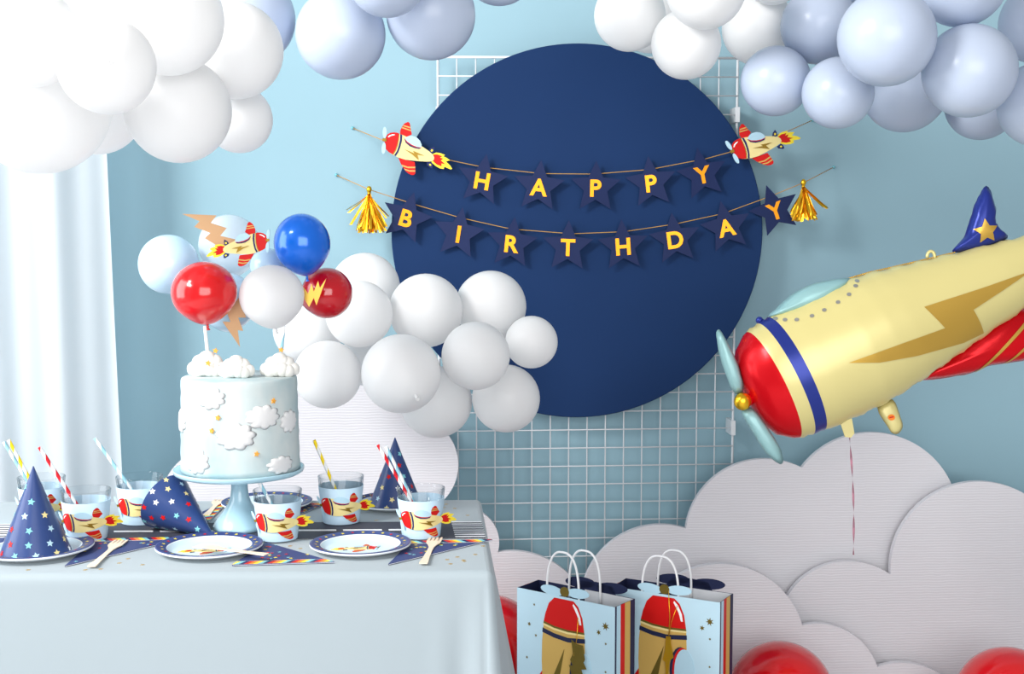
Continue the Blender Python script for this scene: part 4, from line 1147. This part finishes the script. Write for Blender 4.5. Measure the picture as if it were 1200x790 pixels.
# ---------------------------------------------------------------- gift bags
BH = .46
def bag(tlp, trp, depth_m, hand_f, hand_b, label, tagkind):
    TLc, TRc = WZ(*tlp, BH), WZ(*trp, BH)
    ex_ = (TRc - TLc); w = ex_.length; ex_.normalize(); en_ = Vector((ex_.y, -ex_.x, 0)).normalized()   # en: towards viewer
    root = empty('gift_bag', (TLc.x + ex_.x * w / 2, TLc.y + ex_.y * w / 2, 0.0), label, 'gift bag', 'airplane paper gift bags')
    O = root.location.copy(); D = depth_m
    def fp(u, v, h=0.0): return Vector((TLc.x, TLc.y, 0)) + ex_ * u + en_ * h + Vector((0, 0, v))
    body = MB(); t_ = .0012
    # front, back, bottom
    body.prism([(0, 0), (w, 0), (w, BH), (0, BH)], -t_, 0, 'bag_blue', fp)
    body.prism([(0, 0), (w, 0), (w, BH), (0, BH)], -D, -D + t_, 'bag_navy', fp)
    body.prism([(0, 0), (w, 0), (w, .0015), (0, .0015)], -D, 0, 'bag_navy', fp)
    # inner linings
    body.prism([(w * .5, BH - .035), (w - .003, BH - .035), (w - .003, BH - .0005), (w * .5, BH - .0005)], -D + t_ + .0003, -D + t_ + .0012, 'bag_inside', fp)
    # gussets with an inward crease
    for sgn, xx in ((1, w), (-1, 0)):
        k = -sgn * .001
        strips = [(0, .10, 'bag_navy'), (.10, .30, 'print_sky'), (.30, .52, 'print_red'), (.52, .78, 'print_tan'), (.78, 1, 'bag_navy')]
        for (a, b, m_) in strips:
            def xo(q, z): 
                fold = (1 - abs(2 * q - 1)) * (.4 + .6 * z / BH) * k
                return xx + fold
            zs = [0, BH * .5, BH]; vs = []
            qs = [a, b] if not (a < .5 < b) else [a, .5, b]
            for z in zs:
                for q in qs: vs.append(fp(xo(q, z), z, -q * D))
            nq = len(qs)
            for z in zs:
                for q in qs: vs.append(fp(xo(q, z) - sgn * .0012, z, -q * D))
            fs = []
            for r_ in range(2):
                for c_ in range(nq - 1):
                    i0 = r_ * nq + c_; fs.append((i0, i0 + 1, i0 + nq + 1, i0 + nq)); 
            body.add(vs, fs, m_)
            body.add(vs, [tuple(i + 3 * nq for i in f) for f in fs], 'bag_navy')
    # die-cut propellers rising over both top edges
    s = sc(TRc); mx = w * .5
    hubu, hubv = mx, BH + .012
    for sg in (-1, 1):
        body.prism(ell(hubu + sg * .036, hubv + .002 * sg, .031, .0112, .06 * sg), -t_, .0004, 'print_sky', fp)
        body.prism(ell(hubu + .030 + sg * .044, BH + .014, .042, .0130, .08), -D, -D + t_, 'bag_navy', fp)
    body.prism([(hubu - .03, BH - .001), (hubu - .015, BH + .018), (hubu + .03, BH + .022), (hubu + .075, BH + .018), (hubu + .085, BH - .001)], -D, -D + t_, 'bag_navy', fp)
    body.prism(ell(hubu, hubv, .0125, .0115), -t_, .0009, 'olive_gold', fp)
    # printed rocket plane, nose up
    ms = w / .285
    R = lambda pts: [(mx + u * ms, BH + v * ms) for u, v in pts]
    L0 = [
     (R([(-.060, -.185), (-.11, -.26), (-.115, -.33), (-.05, -.33)]), 'print_red'), (R([(.045, -.24), (.09, -.30), (.09, -.36), (.05, -.36)]), 'print_red'),
     (R([(-.030, -.006), (-.046, -.022), (-.056, -.050), (-.061, -.075), (-.066, -.12), (-.067, -.17), (-.064, -.23), (-.055, -.30), (-.03, -.36), (.03, -.36), (.050, -.30), (.058, -.23), (.060, -.17), (.059, -.12), (.057, -.075), (.052, -.045), (.040, -.018), (.026, -.006)]), 'print_tan'),
     (R([(-.030, -.006), (-.046, -.022), (-.056, -.048), (-.061, -.069), (-.03, -.076), (.01, -.079), (.057, -.077), (.052, -.045), (.040, -.018), (.026, -.006)]), 'print_red'),
     (R([(-.061, -.069), (-.03, -.076), (.01, -.079), (.057, -.077), (.058, -.082), (.01, -.084), (-.03, -.081), (-.062, -.074)]), 'olive_gold'),
     (R([(-.062, -.074), (-.03, -.081), (.01, -.084), (.058, -.082), (.0585, -.086), (.01, -.089), (-.03, -.086), (-.063, -.079)]), 'print_cream'),
     (R([(-.064, -.086), (-.03, -.094), (.01, -.098), (.059, -.092), (.0595, -.103), (.01, -.109), (-.03, -.105), (-.065, -.097)]), 'bag_navy'),
     (R([(.026, -.012), (.036, -.022), (.046, -.042), (.049, -.060), (.044, -.060), (.038, -.040), (.030, -.026), (.024, -.016)]), 'print_white'),
     (R([(.004, -.135), (-.012, -.185), (-.002, -.180), (-.014, -.215), (.006, -.205), (-.008, -.300), (-.048, -.215), (-.030, -.218), (-.035, -.190), (-.026, -.192)] if 0 else [(.000, -.128), (-.046, -.232), (-.014, -.224), (-.034, -.310), (.012, -.196), (-.014, -.203)]), 'olive_gold'),
     (R([(x, y) for x, y in ell(.044, -.185, .028, .062, 0, 24)]), 'bag_navy'),
     (R([(x, y) for x, y in ell(.049, -.185, .026, .061, 0, 24)]), 'print_red'),
     (R([(x, y) for x, y in ell(.054, -.185, .026, .058, 0, 24)]), 'print_sky'),
     (R([(.056, -.212), (.066, -.205), (.071, -.192), (.067, -.190), (.062, -.200), (.055, -.206)]), 'print_white'), (R([(.058, -.222), (.072, -.213), (.077, -.198), (.073, -.197), (.068, -.208), (.057, -.216)]), 'print_white'),
    ]
    for k, (poly, m_) in enumerate(L0): body.prism(poly, -.0004, .0003 + .00012 * k, m_, fp)
    for (u, v, r_, n_) in ((.117, -.050, .0105, 7), (.098, -.068, .007, 6), (.118, -.092, .0035, 6), (.118, -.160, .0035, 6), (-.090, -.034, .0035, 6), (-.105, -.085, .0055, 6), (-.085, -.110, .0042, 6), (-.112, -.17, .004, 6)):
        if mx + u * ms < w - .004 and mx + u * ms > .004: body.prism(star(mx + u * ms, BH + v * ms, r_ * ms, .1, n_, .42), -.0002, .0005, 'olive_gold', fp)
    tag(body.build('bag_body', root, O), None)
    def handle(foot0, topm, foot1, h):
        # world coordinates on a plane parallel to the panel
        hm_ = MB(); pts = []
        def proj(px, py):
            d = ray(px, py); n_ = en_; p0 = fp(0, 0, h); t = (p0 - CAM).dot(n_) / d.dot(n_); return CAM + d * t
        a, m0, b = proj(*foot0), proj(*topm), proj(*foot1)
        a.z = BH - .004; b.z = BH - .004
        H = m0.z - BH; mid = (a + b) / 2; hx = (b - a) / 2
        a2 = Vector((a.x, a.y, BH - .03)); b2 = Vector((b.x, b.y, BH - .03))
        pts = [a2, a]
        for i in range(1, 24):
            t = PI * i / 24; cx_ = -math.copysign(abs(math.cos(t)) ** .75, math.cos(t)); sz = math.sin(t) ** .8
            pts.append(mid + hx * cx_ + Vector((0, 0, H * sz)))
        pts += [b, b2]
        hm_.tube(pts, .0027, 'handle_white', 8)
        hm_.build('handle', root, O)
    handle(*hand_f, -.0045); handle(*hand_b, -D + .006)
    # gold bolt tag hanging on a thread from the front handle
    return fp, mx, w, O
f1, mx1, w1, O_1 = bag((606, 688.5), (720.5, 712), .085, ((641, 689), (655, 644.5), (678.5, 691)), ((667, 687), (677, 642), (703.5, 697)), 'light blue airplane gift bag standing next to the tablecloth', 0)
f2, mx2, w2, O_2 = bag((716, 687.5), (844, 706.5), .085, ((752.5, 688), (771, 649.5), (795, 695)), ((771, 684), (783, 642), (810, 696)), 'light blue airplane gift bag on the right, in front of the low cloud panel', 1)
def hang_tag(fp, mx, mode, label, w=.26):
    q = w / .285
    root = empty('lightning_bolt_tag', fp(mx + .03, BH, .006), label, 'gift tag'); O = root.location.copy()
    s = MB()
    if mode == 0:
        s.tube([fp(mx + .040, BH - .04, .004), fp(mx + .037, BH - .09, .005), fp(mx + .030, BH - .13, .006)], .0008, 'gold_foil', 5); s.build('thread', root, O)
        pts = [(x / q, y / q) for x, y in [(.023, -.093), (.038, -.101), (.054, -.101), (.060, -.133), (.056, -.140), (.064, -.154), (.050, -.157), (.057, -.176), (.046, -.174), (.050, -.2), (.035, -.176), (.029, -.188), (.017, -.153), (.028, -.153), (.020, -.140), (.028, -.125)]]
        b_ = MB(); b_.prism([(mx + u * q, BH + v * q) for u, v in pts], .005, .0065, 'olive_gold', fp); b_.build('foil_bolt', root, O)
    else:
        s.tube([fp(mx + .012, BH + .012, .004), fp(mx + .016, BH - .05, .005), fp(mx + .014, BH - .10, .006)], .0009, 'gold_foil', 5)
        s.tube([fp(mx + .034, BH - .02, .004), fp(mx + .020, BH - .06, .005), fp(mx + .014, BH - .10, .006)], .0007, 'gold_foil', 5); s.build('thread', root, O)
        pts = [(.008, -.100), (.020, -.100), (.021, -.118), (.028, -.150), (.018, -.160), (.010, -.235), (.007, -.165), (.000, -.160), (.006, -.135)]
        b_ = MB(); b_.prism([(mx + u * q, BH + v * q) for u, v in pts], .005, .0065, 'gold_foil', fp); b_.build('foil_bolt', root, O)
hang_tag(f1, mx1, 0, 'jagged dark gold lightning tag hanging on the left gift bag', w1)
hang_tag(f2, mx2, 1, 'thin gold lightning tag on a thread on the right gift bag', w2)

# ---------------------------------------------------------------- light
def area_light(name, loc, target, size, size_y, power, color):
    ld = bpy.data.lights.new(name, 'AREA'); ld.shape = 'RECTANGLE'; ld.size = size; ld.size_y = size_y; ld.energy = power; ld.color = color
    o = bpy.data.objects.new(name, ld); col.objects.link(o); o.location = loc
    o.rotation_euler = (Vector(target) - Vector(loc)).to_track_quat('-Z', 'Y').to_euler(); return o
area_light('studio_softbox', (-2.2, .7, 2.85), (.3, 3.1, 1.5), .9, 1.0, 115, (1.0, .98, .955))
area_light('window_daylight', (-2.56, 1.95, 1.6), (.2, 2.8, 1.3), 1.5, 2.0, 48, (.97, .985, 1.0))
area_light('front_fill', (.5, -1.4, 1.7), (.8, 3, 1.1), 2.6, 2.0, 86, (1.0, .985, .97))  # added fill behind the camera, no real source; flattens shading on the balloons
w_ = bpy.data.worlds.new('world'); scene.world = w_; w_.use_nodes = True
w_.node_tree.nodes['Background'].inputs[0].default_value = (.95, .97, 1, 1); w_.node_tree.nodes['Background'].inputs[1].default_value = .38
vs_ = scene.view_settings; scene.display_settings.display_device = 'sRGB'; vs_.view_transform = 'Standard'; vs_.look = 'None'; vs_.gamma = 1; vs_.use_curve_mapping = False; vs_.exposure = 0.12
